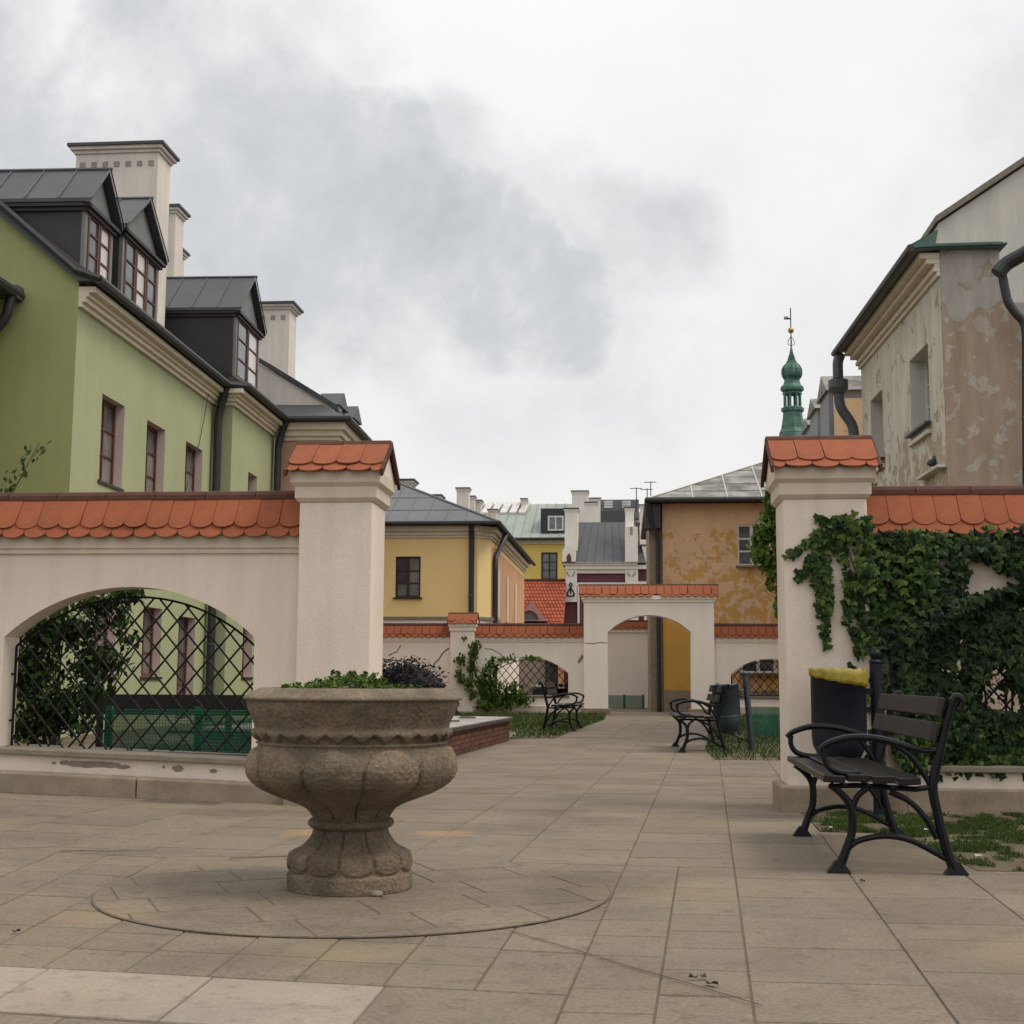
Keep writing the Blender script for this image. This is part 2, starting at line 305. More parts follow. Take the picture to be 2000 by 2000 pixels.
# ------------------------------------------------------------------ mesh helpers
class MB:
    def __init__(s): s.v = []; s.f = []
    def add(s, vs, fs):
        o = len(s.v); s.v += [tuple(p) for p in vs]; s.f += [tuple(i + o for i in f) for f in fs]; return s
    def box(s, x0, x1, y0, y1, z0, z1):
        return s.add([(x0, y0, z0), (x1, y0, z0), (x1, y1, z0), (x0, y1, z0), (x0, y0, z1), (x1, y0, z1), (x1, y1, z1), (x0, y1, z1)],
                     [(0, 3, 2, 1), (4, 5, 6, 7), (0, 1, 5, 4), (1, 2, 6, 5), (2, 3, 7, 6), (3, 0, 4, 7)])
    def hexa(s, p): return s.add(p, [(0, 3, 2, 1), (4, 5, 6, 7), (0, 1, 5, 4), (1, 2, 6, 5), (2, 3, 7, 6), (3, 0, 4, 7)])
    def prism(s, base, off):
        n = len(base); off = Vector(off); b = [Vector(p) for p in base]
        return s.add(b + [p + off for p in b], [tuple(range(n - 1, -1, -1)), tuple(range(n, 2 * n))] + [(i, (i + 1) % n, (i + 1) % n + n, i + n) for i in range(n)])
    def tube(s, pts, r, n=8, flat=None):
        pts = [Vector(p) for p in pts]; m = len(pts)
        rs = r if isinstance(r, (list, tuple)) else [r] * m
        vs = []; prev = None
        for i, p in enumerate(pts):
            d = (pts[min(i + 1, m - 1)] - pts[max(i - 1, 0)]).normalized()
            if prev is None:
                up = Vector((0, 0, 1)) if abs(d.z) < .9 else Vector((0, 1, 0)); u = d.cross(up).normalized()
            else: u = (prev - d * prev.dot(d)).normalized()
            w = d.cross(u); prev = u
            for k in range(n):
                a = 2 * PI * k / n; vs.append(p + (u * math.cos(a) * (flat or 1) + w * math.sin(a)) * rs[i])
        fs = [(i * n + k, i * n + (k + 1) % n, (i + 1) * n + (k + 1) % n, (i + 1) * n + k) for i in range(m - 1) for k in range(n)]
        return s.add(vs, fs + [tuple(range(n - 1, -1, -1)), tuple(range((m - 1) * n, m * n))])
    def lathe(s, prof, n=32, c=(0, 0), z0=0, fn=None):
        vs = []
        for (r, z) in prof:
            for k in range(n):
                a = 2 * PI * k / n; rr = r + (fn(a, z) if fn else 0)
                vs.append((c[0] + rr * math.cos(a), c[1] + rr * math.sin(a), z0 + z))
        m = len(prof)
        fs = [(i * n + k, i * n + (k + 1) % n, (i + 1) * n + (k + 1) % n, (i + 1) * n + k) for i in range(m - 1) for k in range(n)]
        return s.add(vs, fs + [tuple(range(n - 1, -1, -1)), tuple(range((m - 1) * n, m * n))])
    def mesh(s, name, mat, smooth=False):
        me = bpy.data.meshes.new(name); me.from_pydata(s.v, [], s.f); me.update()
        if mat: me.materials.append(M[mat] if isinstance(mat, str) else mat)
        bm = bmesh.new(); bm.from_mesh(me); bmesh.ops.recalc_face_normals(bm, faces=bm.faces) if len(s.f) < 60000 else None
        bm.to_mesh(me); bm.free()
        if smooth: me.polygons.foreach_set('use_smooth', [True] * len(me.polygons))
        return me
    def build(s, name, mat, parent=None, smooth=False, bev=0, kind=None, raw=False, label=None):
        if raw:
            me = bpy.data.meshes.new(name); me.from_pydata(s.v, [], s.f); me.update(); me.materials.append(M[mat])
        else: me = s.mesh(name, mat, smooth)
        return put(name, me, parent, bev, kind, label)
def put(name, me, parent=None, bev=0, kind=None, label=None, loc=None, rot=None):
    o = bpy.data.objects.new(name, me); COL.objects.link(o); o.parent = parent
    if loc: o.location = loc
    if rot: o.rotation_euler = rot
    if bev:
        b = o.modifiers.new('bevel', 'BEVEL'); b.width = bev; b.segments = 2; b.limit_method = 'ANGLE'
    if kind: o['kind'] = kind
    if label: o['label'] = label
    return o
def thing(name, label, cat, loc=(0, 0, 0), rz=0, group=None):
    o = bpy.data.objects.new(name, None); COL.objects.link(o); o.location = loc; o.rotation_euler = (0, 0, rz)
    o['label'] = label; o['category'] = cat
    if group: o['group'] = group
    return o
def tag(o, label, cat, group=None):
    o['label'] = label; o['category'] = cat
    if group: o['group'] = group
    return o
def copy_tree(o, parent=None):
    c = o.copy(); COL.objects.link(c); c.parent = parent
    for ch in list(o.children): copy_tree(ch, c)
    return c
def smooth(a, b, t):
    t = max(0, min(1, (t - a) / (b - a))); return t * t * (3 - 2 * t)
def gz(x, y):                                    # the square rises gently to the left along the old wall
    return .034 * max(0, -2.6 - x) * smooth(5, 9, y) * (1 - smooth(10.3, 13, y)) if x < -2.6 else 0

# ------------------------------------------------------------------ ground and paving
g = MB(); g.add([(-1500, -1500, -.14), (1500, -1500, -.14), (1500, 1500, -.14), (-1500, 1500, -.14)], [(0, 1, 2, 3)])
g.build('ground', 'ground', kind='structure')

TAN = math.tan(math.radians(3.35))
def colang(u):
    return math.tan(math.radians(3.35 if u > -.2 else max(-6, 3.35 + (u + .2) * 4.2)))
def warp(u, v):
    far = smooth(8, 12, v)
    t = colang(u) if v < 6.99 else TAN
    x = u + t * (v - 4.0)
    y = v + (.11 * min(2.5, max(0, -.2 - u))) * (1 - far)
    return x, y
def inpoly(x, y, P):
    c = False; j = len(P) - 1
    for i in range(len(P)):
        if (P[i][1] > y) != (P[j][1] > y) and x < (P[j][0] - P[i][0]) * (y - P[i][1]) / (P[j][1] - P[i][1]) + P[i][0]: c = not c
        j = i
    return c
LAWN_NEAR = [(1.74, 7.02), (7, 7.1), (7, 9.9), (1.22, 9.9), (1.2, 8.72), (1.66, 8.6)]
LAWN_MR = [(1.0, 16.15), (4.6, 16.2), (4.6, 35.4), (2.05, 35.4), (1.6, 27), (1.02, 18.3)]
LAWN_ML = [(-1.86, 20.9), (-1.15, 21.8), (-.55, 31.5), (-.62, 35.4), (-8, 35.4), (-8, 24), (-1.9, 24)]
LAWN_LEFT = [(-12, 10.4), (-2.35, 10.4), (-2.35, 14.8), (-5.5, 15), (-7.3, 35.4), (-12, 35.4)]
slabs = []; lights = []
def frustum(x, y):
    if y < 2.6: return False
    cx = x + y * .0885
    return abs(cx) < y * .41 + .9
rows = {}
def addslab(u0, u1, v0, v1, L):
    j = .003
    P = [warp(u0 + j, v0 + j), warp(u1 - j, v0 + j), warp(u1 - j, v1 - j), warp(u0 + j, v1 - j)]
    cx = sum(p[0] for p in P) / 4; cy = sum(p[1] for p in P) / 4
    if not frustum(cx, cy): return
    for lw in (LAWN_NEAR, LAWN_MR, LAWN_ML, LAWN_LEFT):
        if sum(inpoly(p[0] * .93 + cx * .07, p[1] * .93 + cy * .07, lw) for p in P) >= 3: return
    if 9.85 < cy < 10.6 and (cx < -1.9 or cx > 1.15): return
    if 14.9 < cy < 20.8 and cx < -2.2 + (cy - 16.2) * .073 - .1: return
    L.append((cx, cy, P))
# columns right of the joint line through the gate axis
cols = [(-.2, .07), (.07, .35), (.35, .91), (.91, 1.47), (1.47, 2.03), (2.03, 2.59), (2.59, 3.15), (3.15, 3.7), (3.7, 4.3), (4.3, 4.9)]
rr = random.Random(3)
for (u0, u1) in cols:
    v = 2.4 + rr.random() * .3
    while v < 46:
        h = rr.choice([.33, .5, .55, .56, .62]) if u1 - u0 > .4 else rr.choice([.3, .33, .36, .5])
        if v < 6.99: h = min(h, 7.0 - v) if 7.0 - v > .12 else 7.0 - v
        if v > 6.9 and u0 == .07: break
        addslab(u0, .35 if (v > 6.9 and u0 == -.2) else u1, v, v + h, slabs); v += h
# columns left of it: small setts near, wide flags beyond
u = -.2
while u > -7.5:
    w = .285
    v = 4.17
    while v < 7.0:
        h = rr.choice([.31, .33, .35]); h = min(h, 7.0 - v) if 7.0 - v > .12 else 7.0 - v
        if h < .03: break
        addslab(u - w, u, v, v + h, slabs); v += h
    u -= w
u = -.2
while u > -9:
    w = rr.choice([.56, .6, .84]); v = 7.0 + rr.random() * .2; addslab(u - w, u, 7.0, v, slabs) if v - 7 > .06 else None
    if v - 7 <= .06: v = 7.0
    while v < 46:
        h = rr.choice([.42, .5, .56]); addslab(u - w, u, v, v + h, slabs); v += h
    u -= w
# light sandstone band in the bottom-left corner
u = -.2
band = []
while u > -3.2:
    addslab(u - .56, u, 3.62, 4.16, band); u -= .56
u = -.2
while u > -3.2:
    addslab(u - .7, u, 2.7, 3.6, slabs); u -= .7

def slabmesh(P, top=0.0, tilt=1.0):
    n = len(P); cx = sum(p[0] for p in P) / n; cy = sum(p[1] for p in P) / n
    tx, ty, dz = rr.gauss(0, .0016) * tilt, rr.gauss(0, .0016) * tilt, rr.gauss(0, .0008) * tilt
    ch = .0035
    lo = []; mid = []; up = []
    for (x, y) in P:
        d = Vector((cx - x, cy - y)); d.normalize()
        z = gz(x, y) + top + dz + (x - cx) * tx + (y - cy) * ty
        lo.append((x, y, z - .05)); mid.append((x, y, z - .004)); up.append((x + d.x * ch, y + d.y * ch, z))
    fs = [(i, (i + 1) % n, (i + 1) % n + n, i + n) for i in range(n)] + [(i + n, (i + 1) % n + n, (i + 1) % n + 2 * n, i + 2 * n) for i in range(n)]
    fs.append(tuple(range(2 * n, 3 * n)))
    return lo + mid + up, fs
CC, CR = (-1.225, 6.07), 1.135
# mortar bed, stepped in strips so that it follows the rise on the left
bed = MB()
xs = [-12, -8, -5, -2.6, 6]; ys = [0, 5, 6, 7, 8, 9, 10.3, 13, 50]
vid = {}
for i, x in enumerate(xs):
    for j, y in enumerate(ys):
        vid[i, j] = len(bed.v); bed.v.append((x, y, gz(x, y) - .0045))
for i in range(len(xs) - 1):
    for j in range(len(ys) - 1): bed.f.append((vid[i, j], vid[i + 1, j], vid[i + 1, j + 1], vid[i, j + 1]))
pave = bed.build('pavement', 'grout', kind='structure')
slabs.sort(key=lambda s: math.hypot(s[0], s[1]))
def inside_disc(P, r): return all(math.hypot(p[0] - CC[0], p[1] - CC[1]) < r for p in P)
slabs = [s for s in slabs if not inside_disc(s[2], CR)]
for s in slabs[:235]:
    b_ = MB(); b_.add(*slabmesh(s[2])); b_.build('slab', 'slab', pave)
b_ = MB()
for s in slabs[235:]: b_.add(*slabmesh(s[2]))
b_.build('far_slabs', 'slab', pave, kind='stuff')
for s in band:
    b_ = MB(); b_.add(*slabmesh(s[2], .001)); pale = s[0] < -.75; b_.build('slab', 'slab_light' if pale else 'slab', pave, label='pale sandstone slab of the edging band' if pale else None)
# round platform of slabs beneath the urn (rotated grid clipped to the circle)
def clip(P, ax, ay, bx, by):
    out = []
    for i in range(len(P)):
        p, q = P[i], P[(i + 1) % len(P)]
        dp = (bx - ax) * (p[1] - ay) - (by - ay) * (p[0] - ax); dq = (bx - ax) * (q[1] - ay) - (by - ay) * (q[0] - ax)
        if dp >= 0: out.append(p)
        if (dp >= 0) != (dq >= 0):
            t = dp / (dp - dq); out.append((p[0] + (q[0] - p[0]) * t, p[1] + (q[1] - p[1]) * t))
    return out
ring = MB()
N = 96
ring.add([(CC[0] + math.cos(2 * PI * k / N) * (CR + .007), CC[1] + math.sin(2 * PI * k / N) * (CR + .007), .0060) for k in range(N)] +
         [(CC[0] + math.cos(2 * PI * k / N) * (CR - .012), CC[1] + math.sin(2 * PI * k / N) * (CR - .012), .0060) for k in range(N)],
         [(k, (k + 1) % N, (k + 1) % N + N, k + N) for k in range(N)])
ring.add([(CC[0] + math.cos(2 * PI * k / N) * (CR - .01), CC[1] + math.sin(2 * PI * k / N) * (CR - .01), .0062) for k in range(N)], [tuple(range(N))])
ring.build('disc_joint', 'grout', pave)
ca, sa = math.cos(math.radians(27)), math.sin(math.radians(27))
gv = -1.4
ri = 0
while gv < 1.3:
    hh = .36; gu = -1.5 + (.12 if ri % 2 else 0)
    while gu < 1.4:
        j = .0035; R_ = [(gu + j, gv + j), (gu + .47 - j, gv + j), (gu + .47 - j, gv + hh - j), (gu + j, gv + hh - j)]
        P = [(CC[0] + a * ca - c * sa, CC[1] + a * sa + c * ca) for a, c in R_]
        for k in range(60):
            a0, a1 = 2 * PI * k / 60, 2 * PI * (k + 1) / 60
            P = clip(P, CC[0] + CR * math.cos(a0), CC[1] + CR * math.sin(a0), CC[0] + CR * math.cos(a1), CC[1] + CR * math.sin(a1))
            if len(P) < 3: break
        if len(P) >= 3:
            ar = abs(sum(P[i][0] * P[(i + 1) % len(P)][1] - P[(i + 1) % len(P)][0] * P[i][1] for i in range(len(P)))) / 2
            if ar > .004:
                b_ = MB(); b_.add(*slabmesh(P, .0085, .35)); b_.build('slab', 'slab', pave)
        gu += .47
    gv += hh; ri += 1

b_ = MB(); A_ = [(-.45, 5.14), (-.2, 4.83), (0, 4.56), (.16, 4.37), (.38, 4.08)]
for (a, c) in zip(A_, A_[1:]):
    d = Vector((c[0] - a[0], c[1] - a[1], 0)).normalized(); n_ = Vector((-d.y, d.x, 0)) * .0016
    b_.prism([Vector((*a, .0055)) - n_, Vector((*c, .0055)) - n_, Vector((*c, .0055)) + n_, Vector((*a, .0055)) + n_], (0, 0, .002))
b_.build('crack', 'grout', pave)

# lawns (soil) and grass
def lawn(poly, z):
    b_ = MB(); b_.prism([(x, y, z - .1) for x, y in poly], (0, 0, .1)); return b_.build('lawn', 'lawn_soil', kind='structure')
for p, z in ((LAWN_NEAR, .004), (LAWN_MR, .006), (LAWN_ML, .006)): lawn(p, z)
b_ = MB(); b_.prism([(-14, 10.36, -.1), (-2.3, 10.36, -.1), (-2.3, 14.8, -.1), (-3, 20, -.1), (-8, 36, -.1), (-14, 36, -.1)], (0, 0, .12)); b_.build('lawn', 'lawn_soil', kind='structure')
def grass(poly, n, h, w, z, thr, sc, seed, label):
    r = random.Random(seed); b_ = MB(); xs_ = [p[0] for p in poly]; ys_ = [p[1] for p in poly]; k = 0; tries = 0
    while k < n and tries < n * 12:
        tries += 1
        x = r.uniform(min(xs_), max(xs_)); y = r.uniform(min(ys_), max(ys_))
        if not inpoly(x, y, poly) or not frustum(x, y): continue
        q = mn.noise(Vector((x * sc, y * sc, seed))) * .7 + mn.noise(Vector((x * sc * 3.3, y * sc * 3.3, seed))) * .4
        if q < thr + r.uniform(-.12, .12): continue
        k += 1; a = r.uniform(0, 2 * PI); hh = h * r.uniform(.4, 1.2); ww = w * r.uniform(.6, 1.3)
        lx, ly = r.gauss(0, hh * .5), r.gauss(0, hh * .5)
        c, s_ = math.cos(a) * ww, math.sin(a) * ww
        b_.add([(x - c, y - s_, z), (x + c, y + s_, z), (x + lx * .5 + c * .6, y + ly * .5 + s_ * .6, z + hh * .65), (x + lx, y + ly, z + hh)], [(0, 1, 2), (0, 2, 3)])
    o = b_.build('grass', 'grass', kind='stuff', raw=True); o['label'] = label; o['category'] = 'grass'
grass(LAWN_NEAR, 46000, .026, .0035, .003, .05, 2.4, 1, 'thin worn grass behind the near right bench')
grass(LAWN_MR, 14000, .07, .008, .005, -.3, .8, 2, 'short grass round the far post bin')
grass(LAWN_ML, 16000, .09, .010, .005, -.5, .5, 3, 'green grass under the far left bench')
grass([(-7.5, 10.5), (-2.6, 10.5), (-2.8, 16), (-6, 17)], 12000, .10, .009, .02, -.5, .5, 4, 'green grass behind the left arched wall')

# ------------------------------------------------------------------ tiled walls
def tile_mesh(w, L, t=.011, tip=.05, n=8):
    """beaver-tail tile lying in local x (width), y (down the slope, 0..L), z (thickness)"""
    out = [(-w / 2, 0), (w / 2, 0)]
    for k in range(n + 1):
        a = PI * k / n; out.append((w / 2 * math.cos(a), L - tip + tip * math.sin(a)))
    b_ = MB(); b_.prism([(x, y, 0) for x, y in out], (0, 0, t)); return b_.mesh('tile', 'tile')
TILES = {}
def tile_rows(parent, x0, x1, yc, yeave, ze, zr, w, sides=(-1, 1), lower=.085, gap=.004, name='roof_tile', skip=()):
    """two overlapping rows of tiles from ridge (yc,zr) to eave tip (yeave side, ze)"""
    run = abs(yc - yeave); rise = zr - ze; Ls = math.hypot(run, rise); ang = math.atan2(rise, run)
    key = (round(w, 3), round(Ls, 3), gap)
    if key not in TILES: TILES[key] = (tile_mesh(w - gap, Ls - lower, tip=w * .33), tile_mesh(w - gap, .16, tip=w * .33))
    up, lo = TILES[key]
    nt_ = int(round((x1 - x0) / w)); ww = (x1 - x0) / nt_
    for sgn in sides:
        for row in (0, 1):
            cnt = nt_ if row == 0 else nt_ + 1
            for i in range(cnt):
                x = x0 + ww * (i + .5) if row == 0 else x0 + ww * i
                if row == 1 and (i == 0 or i == cnt - 1):
                    if i == 0: x += ww * .25
                    else: x -= ww * .25
                # position along the slope
                s0 = 0.0 if row == 0 else Ls - .16
                lift = .015 if row == 0 else .002
                dy, dz = math.cos(ang), -math.sin(ang)           # unit vector down the slope (for sgn=-1 towards -Y)
                y = yc + sgn * (s0 * dy) ; z = zr + s0 * dz
                ny, nz = math.sin(ang), math.cos(ang)
                y += sgn * ny * lift; z += nz * lift
                if (sgn, row, i) in skip: continue
                sc_ = .5 if row == 1 and (i == 0 or i == cnt - 1) else 1
                o = put(name, up if row == 0 else lo, parent)
                # local x -> +X, local y -> down the slope, local z -> normal
                ex = Vector((1, 0, 0)) if sgn > 0 else Vector((1, 0, 0)); ey = Vector((0, sgn * dy, dz)); ez = Vector((0, sgn * ny, nz))
                R3 = Matrix((ex, ey, ez)).transposed()
                wob = Matrix.Rotation(rr.gauss(0, .011), 3, 'Z') @ Matrix.Rotation(rr.gauss(0, .013), 3, 'X')
                o.matrix_local = Matrix.Translation((x, y, z + rr.gauss(0, .0012))) @ (R3 @ wob).to_4x4() @ Matrix.Diagonal((sc_ * ww / w, 1, 1, 1))
def roof_core(parent, x0, x1, yc, run, ze, zr, mat='moulding'):
    b_ = MB(); b_.prism([(x0, yc - run, ze), (x0, yc + run, ze), (x0, yc, zr)], (x1 - x0, 0, 0)); b_.build('gable_core', mat, parent)
def ridge(parent, x0, x1, yc, z, w=.2):
    k = max(1, int(round((x1 - x0) / .4))); ww = (x1 - x0) / k
    b0 = MB(); n = 6; P = []
    for i in range(n + 1):
        a = PI * i / n; P.append((0, .065 * math.cos(a), -.03 + .072 * math.sin(a)))
    b0.prism(P, (ww - .006, 0, 0)); me = b0.mesh('ridge_tile', 'ridge')
    for i in range(k): put('ridge_tile', me, parent, loc=(x0 + i * ww, yc, z + rr.gauss(0, .001)))
def arch_z(x, xc, hw, zs, zc):
    s = zc - zs; R = (hw * hw + s * s) / (2 * s); d = min(abs(x - xc), hw)
    return zc - R + math.sqrt(R * R - d * d)
def arch_wall(x0, x1, y0, y1, z0, z1, ax0, ax1, zs, zc, sill, n=28):
    """solid wall slab y0..y1 with an arched opening; sill(x) gives the opening's bottom (None = open to the ground)"""
    b_ = MB(); xc = (ax0 + ax1) / 2; hw = (ax1 - ax0) / 2
    top = lambda x: arch_z(x, xc, hw, zs, zc)
    b_.box(x0, ax0, y0, y1, z0, z1); b_.box(ax1, x1, y0, y1, z0, z1)
    for i in range(n):
        a, c = ax0 + (ax1 - ax0) * i / n, ax0 + (ax1 - ax0) * (i + 1) / n
        ta, tc_ = top(a), top(c)
        b_.add([(a, y0, ta), (c, y0, tc_), (c, y0, z1), (a, y0, z1), (a, y1, ta), (c, y1, tc_), (c, y1, z1), (a, y1, z1)],
               [(0, 1, 2, 3), (7, 6, 5, 4), (4, 5, 1, 0), (3, 2, 6, 7)])
    if sill:
        b_.add([(ax0, y0, z0), (ax1, y0, z0), (ax1, y0, sill(ax1)), (ax0, y0, sill(ax0)), (ax0, y1, z0), (ax1, y1, z0), (ax1, y1, sill(ax1)), (ax0, y1, sill(ax0))],
               [(0, 1, 2, 3), (7, 6, 5, 4), (3, 2, 6, 7)])
    me = bpy.data.meshes.new('wall'); me.from_pydata(b_.v, [], b_.f); return me
def wallpart(me, mat, parent, name='wall'):
    me.materials.append(M[mat]); return put(name, me, parent)
def lattice(parent, ax0, ax1, y, zs, zc, zb, pitch=.172, slope=1.18, r=.008, inset=.07, joined=False, ground=None):
    xc = (ax0 + ax1) / 2; hw = (ax1 - ax0) / 2 - .03
    top = lambda x: arch_z(x, xc, hw, zs - inset, zc - inset)
    L_, R_ = xc - hw, xc + hw
    fr = MB()
    for x in (L_, R_): fr.tube([(x, y, zb), (x, y, top(x))], r * 1.5, 6)
    fr.tube([(L_, y, zb + .02), (R_, y, zb + .02 - (.05 if ground else 0))], r * 1.2, 6)
    fr.tube([(L_ + (R_ - L_) * k / 20, y, top(L_ + (R_ - L_) * k / 20)) for k in range(21)], r * 1.2, 6)
    for x, s in ((L_, -1), (R_, 1)):
        for z in (zb + .22, zs - .3): fr.box(min(x, x + s * .05), max(x, x + s * .05), y - .008, y + .008, z, z + .018)
    g_ = fr.build('grille', 'lattice', parent)
    allb = MB()
    for sgn in (1, -1):
        c = L_ - 3
        while c < R_ + 3:
            seg = []
            for k in range(500):
                x = L_ + (R_ - L_) * k / 499; z = zb + sgn * slope * (x - c)
                if zb <= z <= top(x): seg.append((x, z))
            if len(seg) > 3:
                yy = y + sgn * r
                tgt = allb if joined else MB()
                tgt.tube([(seg[0][0], yy, seg[0][1]), (seg[-1][0], yy, seg[-1][1])], r, 6)
                if not joined: tgt.build('bar', 'lattice', g_)
            c += pitch
    if joined: allb.build('bars', 'lattice', g_)
    return g_

def pillar(label, x0, x1, yf, name='gate_pillar', h=2.28, mat='white_plaster', group=None, depth=.52, zg=0, zr=2.77, scale_t=.178, plinth=True, ov=.062):
    t = thing(name, label, 'pillar', ((x0 + x1) / 2, yf + depth / 2, zg), 0, group)
    hx = (x1 - x0) / 2; hy = depth / 2
    b_ = MB(); b_.box(-hx, hx, -hy, hy, 0, h); b_.build('shaft', mat, t, bev=.012)
    if plinth:
        b_ = MB(); b_.box(-hx - .06, hx + .06, -hy - .06, hy + .06, -.03, .19); b_.build('plinth', 'stone', t, bev=.02)
    b_ = MB()
    b_.hexa([(-hx - .004, -hy - .004, h - .0), (hx + .004, -hy - .004, h), (hx + .004, hy + .004, h), (-hx - .004, hy + .004, h),
             (-hx - .032, -hy - .032, h + .03), (hx + .032, -hy - .032, h + .03), (hx + .032, hy + .032, h + .03), (-hx - .032, hy + .032, h + .03)])
    b_.box(-hx - .032, hx + .032, -hy - .032, hy + .032, h + .0302, h + .115)
    b_.hexa([(-hx - .032, -hy - .032, h + .1152), (hx + .032, -hy - .032, h + .1152), (hx + .032, hy + .032, h + .1152), (-hx - .032, hy + .032, h + .1152),
             (-hx - .062, -hy - .062, h + .145), (hx + .062, -hy - .062, h + .145), (hx + .062, hy + .062, h + .145), (-hx - .062, hy + .062, h + .145)])
    b_.box(-hx - .062, hx + .062, -hy - .062, hy + .062, h + .1452, h + .225)
    b_.build('cornice', 'moulding' if mat == 'white_plaster' else mat, t)
    ze = h + .215; run = hy + .13
    roof_core(t, -hx - .06, hx + .06, 0, hy + .07, h + .2252, zr - .03 - zg, mat)
    w = scale_t; X = hx + ov + .025
    tile_rows(t, -X, X, 0, -run, ze - zg * 0, zr - zg, w)
    vb = MB()
    for s in (-1, 1):
        for e in (-1, 1):
            x = e * X
            vb.prism([(x - .012, 0, zr - .035 - zg), (x + .012, 0, zr - .035 - zg), (x + .012, s * run, ze - .035), (x - .012, s * run, ze - .035)], (0, 0, .055))
    vb.build('verge_board', 'ridge', t)
    ridge(t, -X - .005, X + .005, 0, zr - .01 - zg)
    return t

YW0, YW1, YC = 10.08, 10.34, 10.21
SH_L, SH_R = (-2.51, -1.94), (1.15, 1.76)
pillar('left white gate pillar with orange tile cap behind the stone urn', *SH_L, 9.95, group='tile-capped pillars')
pillar('right white gate pillar with orange tile cap, ivy on its face, bin in front', *SH_R, 9.95, group='tile-capped pillars')

def garden_wall(label, x0, x1, ax0, ax1, slope_sill, name='garden_wall', near=True, dy=0, zc=1.64, cracks=(), parent_loc=(0, 0, 0), skip=()):
    t = thing(name, label, 'wall', parent_loc)
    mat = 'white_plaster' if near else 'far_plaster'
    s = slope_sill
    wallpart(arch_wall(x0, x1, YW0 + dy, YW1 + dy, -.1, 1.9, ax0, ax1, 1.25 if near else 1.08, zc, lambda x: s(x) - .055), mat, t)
    b_ = MB(); b_.box(x0, x1, YW0 - .025 + dy, YW1 + .025 + dy, 1.9002, 1.94); b_.box(x0, x1, YW0 - .04 + dy, YW1 + .04 + dy, 1.9402, 2.03); b_.build('cornice', 'moulding' if near else mat, t)
    # sill board
    b_ = MB(); b_.add([(ax0 - .03, YW0 - .05 + dy, s(ax0) - .054), (ax1 + .03, YW0 - .05 + dy, s(ax1) - .054), (ax1 + .03, YW1 + .03 + dy, s(ax1) - .054), (ax0 - .03, YW1 + .03 + dy, s(ax0) - .054),
                       (ax0 - .03, YW0 - .05 + dy, s(ax0) - .008), (ax1 + .03, YW0 - .05 + dy, s(ax1) - .008), (ax1 + .03, YW1 + .03 + dy, s(ax1) + .01), (ax0 - .03, YW1 + .03 + dy, s(ax0) + .01)],
                      [(0, 3, 2, 1), (4, 5, 6, 7), (0, 1, 5, 4), (1, 2, 6, 5), (2, 3, 7, 6), (3, 0, 4, 7)])
    # cut the sill ends into the jambs only slightly
    b_.build('sill', 'sill', t, bev=.008)
    roof_core(t, x0, x1, YC + dy, .17, 2.0302, 2.34, mat if near else 'ridge')
    tile_rows(t, x0, x1, YC + dy, YC - .235 + dy, 2.01, 2.375, .1755 if near else .195, skip=skip, gap=.004 if near else .012)
    ridge(t, x0, x1, YC + dy, 2.365)
    return t

# near left wall ------------------------------------------------------------
SL = lambda x: .335 + .035 * (-2.88 - x)
wl_ = garden_wall('near left white wall with large arched lattice opening, stone urn in front of its right end', -8.15, SH_L[0] - .001, -4.87, -2.87, SL)
PT = lambda x: .15 + .034 * (-2.9 - x)
segs = [(-8.15, -5.75), (-5.742, -3.735), (-3.727, SH_L[0] - .07)]
for a, c in segs:
    b_ = MB(); b_.hexa([(a, 9.99, -.1), (c, 9.99, -.1), (c, YW0 - .001, -.1), (a, YW0 - .001, -.1), (a, 9.99, PT(a)), (c, 9.99, PT(c)), (c, YW0 - .001, PT(c) + .012), (a, YW0 - .001, PT(a) + .012)])
    b_.build('plinth_stone', 'stone', wl_, bev=.012)
lattice(wl_, -4.87, -2.87, 10.235, 1.25, 1.64, .37, ground=True)
pt = MB()
for ip, (cx_, cz_, rx, rz_) in enumerate([(-4.14, .275, .17, .028), (-3.98, .27, .10, .022), (-4.33, .285, .05, .018), (-4.24, .282, .03, .012), (-3.87, .258, .055, .016), (-3.44, .25, .045, .024), (-4.42, .283, .018, .01), (-3.16, .235, .03, .015), (-3.55, .262, .012, .01)]):
    P = []
    for k in range(22):
        a = 2 * PI * k / 22; q = 1 + .45 * mn.noise(Vector((math.cos(a) * 2.2, math.sin(a) * 2.2, cx_ * 9)))
        P.append((cx_ + rx * q * math.cos(a), YW0 - .0025 - .0004 * ip, cz_ + rz_ * q * math.sin(a)))
    pt.prism(P, (0, .002, 0))
pt.build('plaster_patch', 'patch', wl_)

# near right wall ------------------------------------------------------------
SR = lambda x: .34
wr_ = garden_wall('near right white wall under dense dark ivy behind the bench', SH_R[1] + .001, 6.6, 2.14, 4.14, SR)
b_ = MB(); b_.box(SH_R[1] + .062, 6.6, 9.99, YW0 - .001, -.1, .17); b_.build('plinth_stone', 'stone', wr_, bev=.012)
lattice(wr_, 2.14, 4.14, 10.235, 1.25, 1.64, .36)

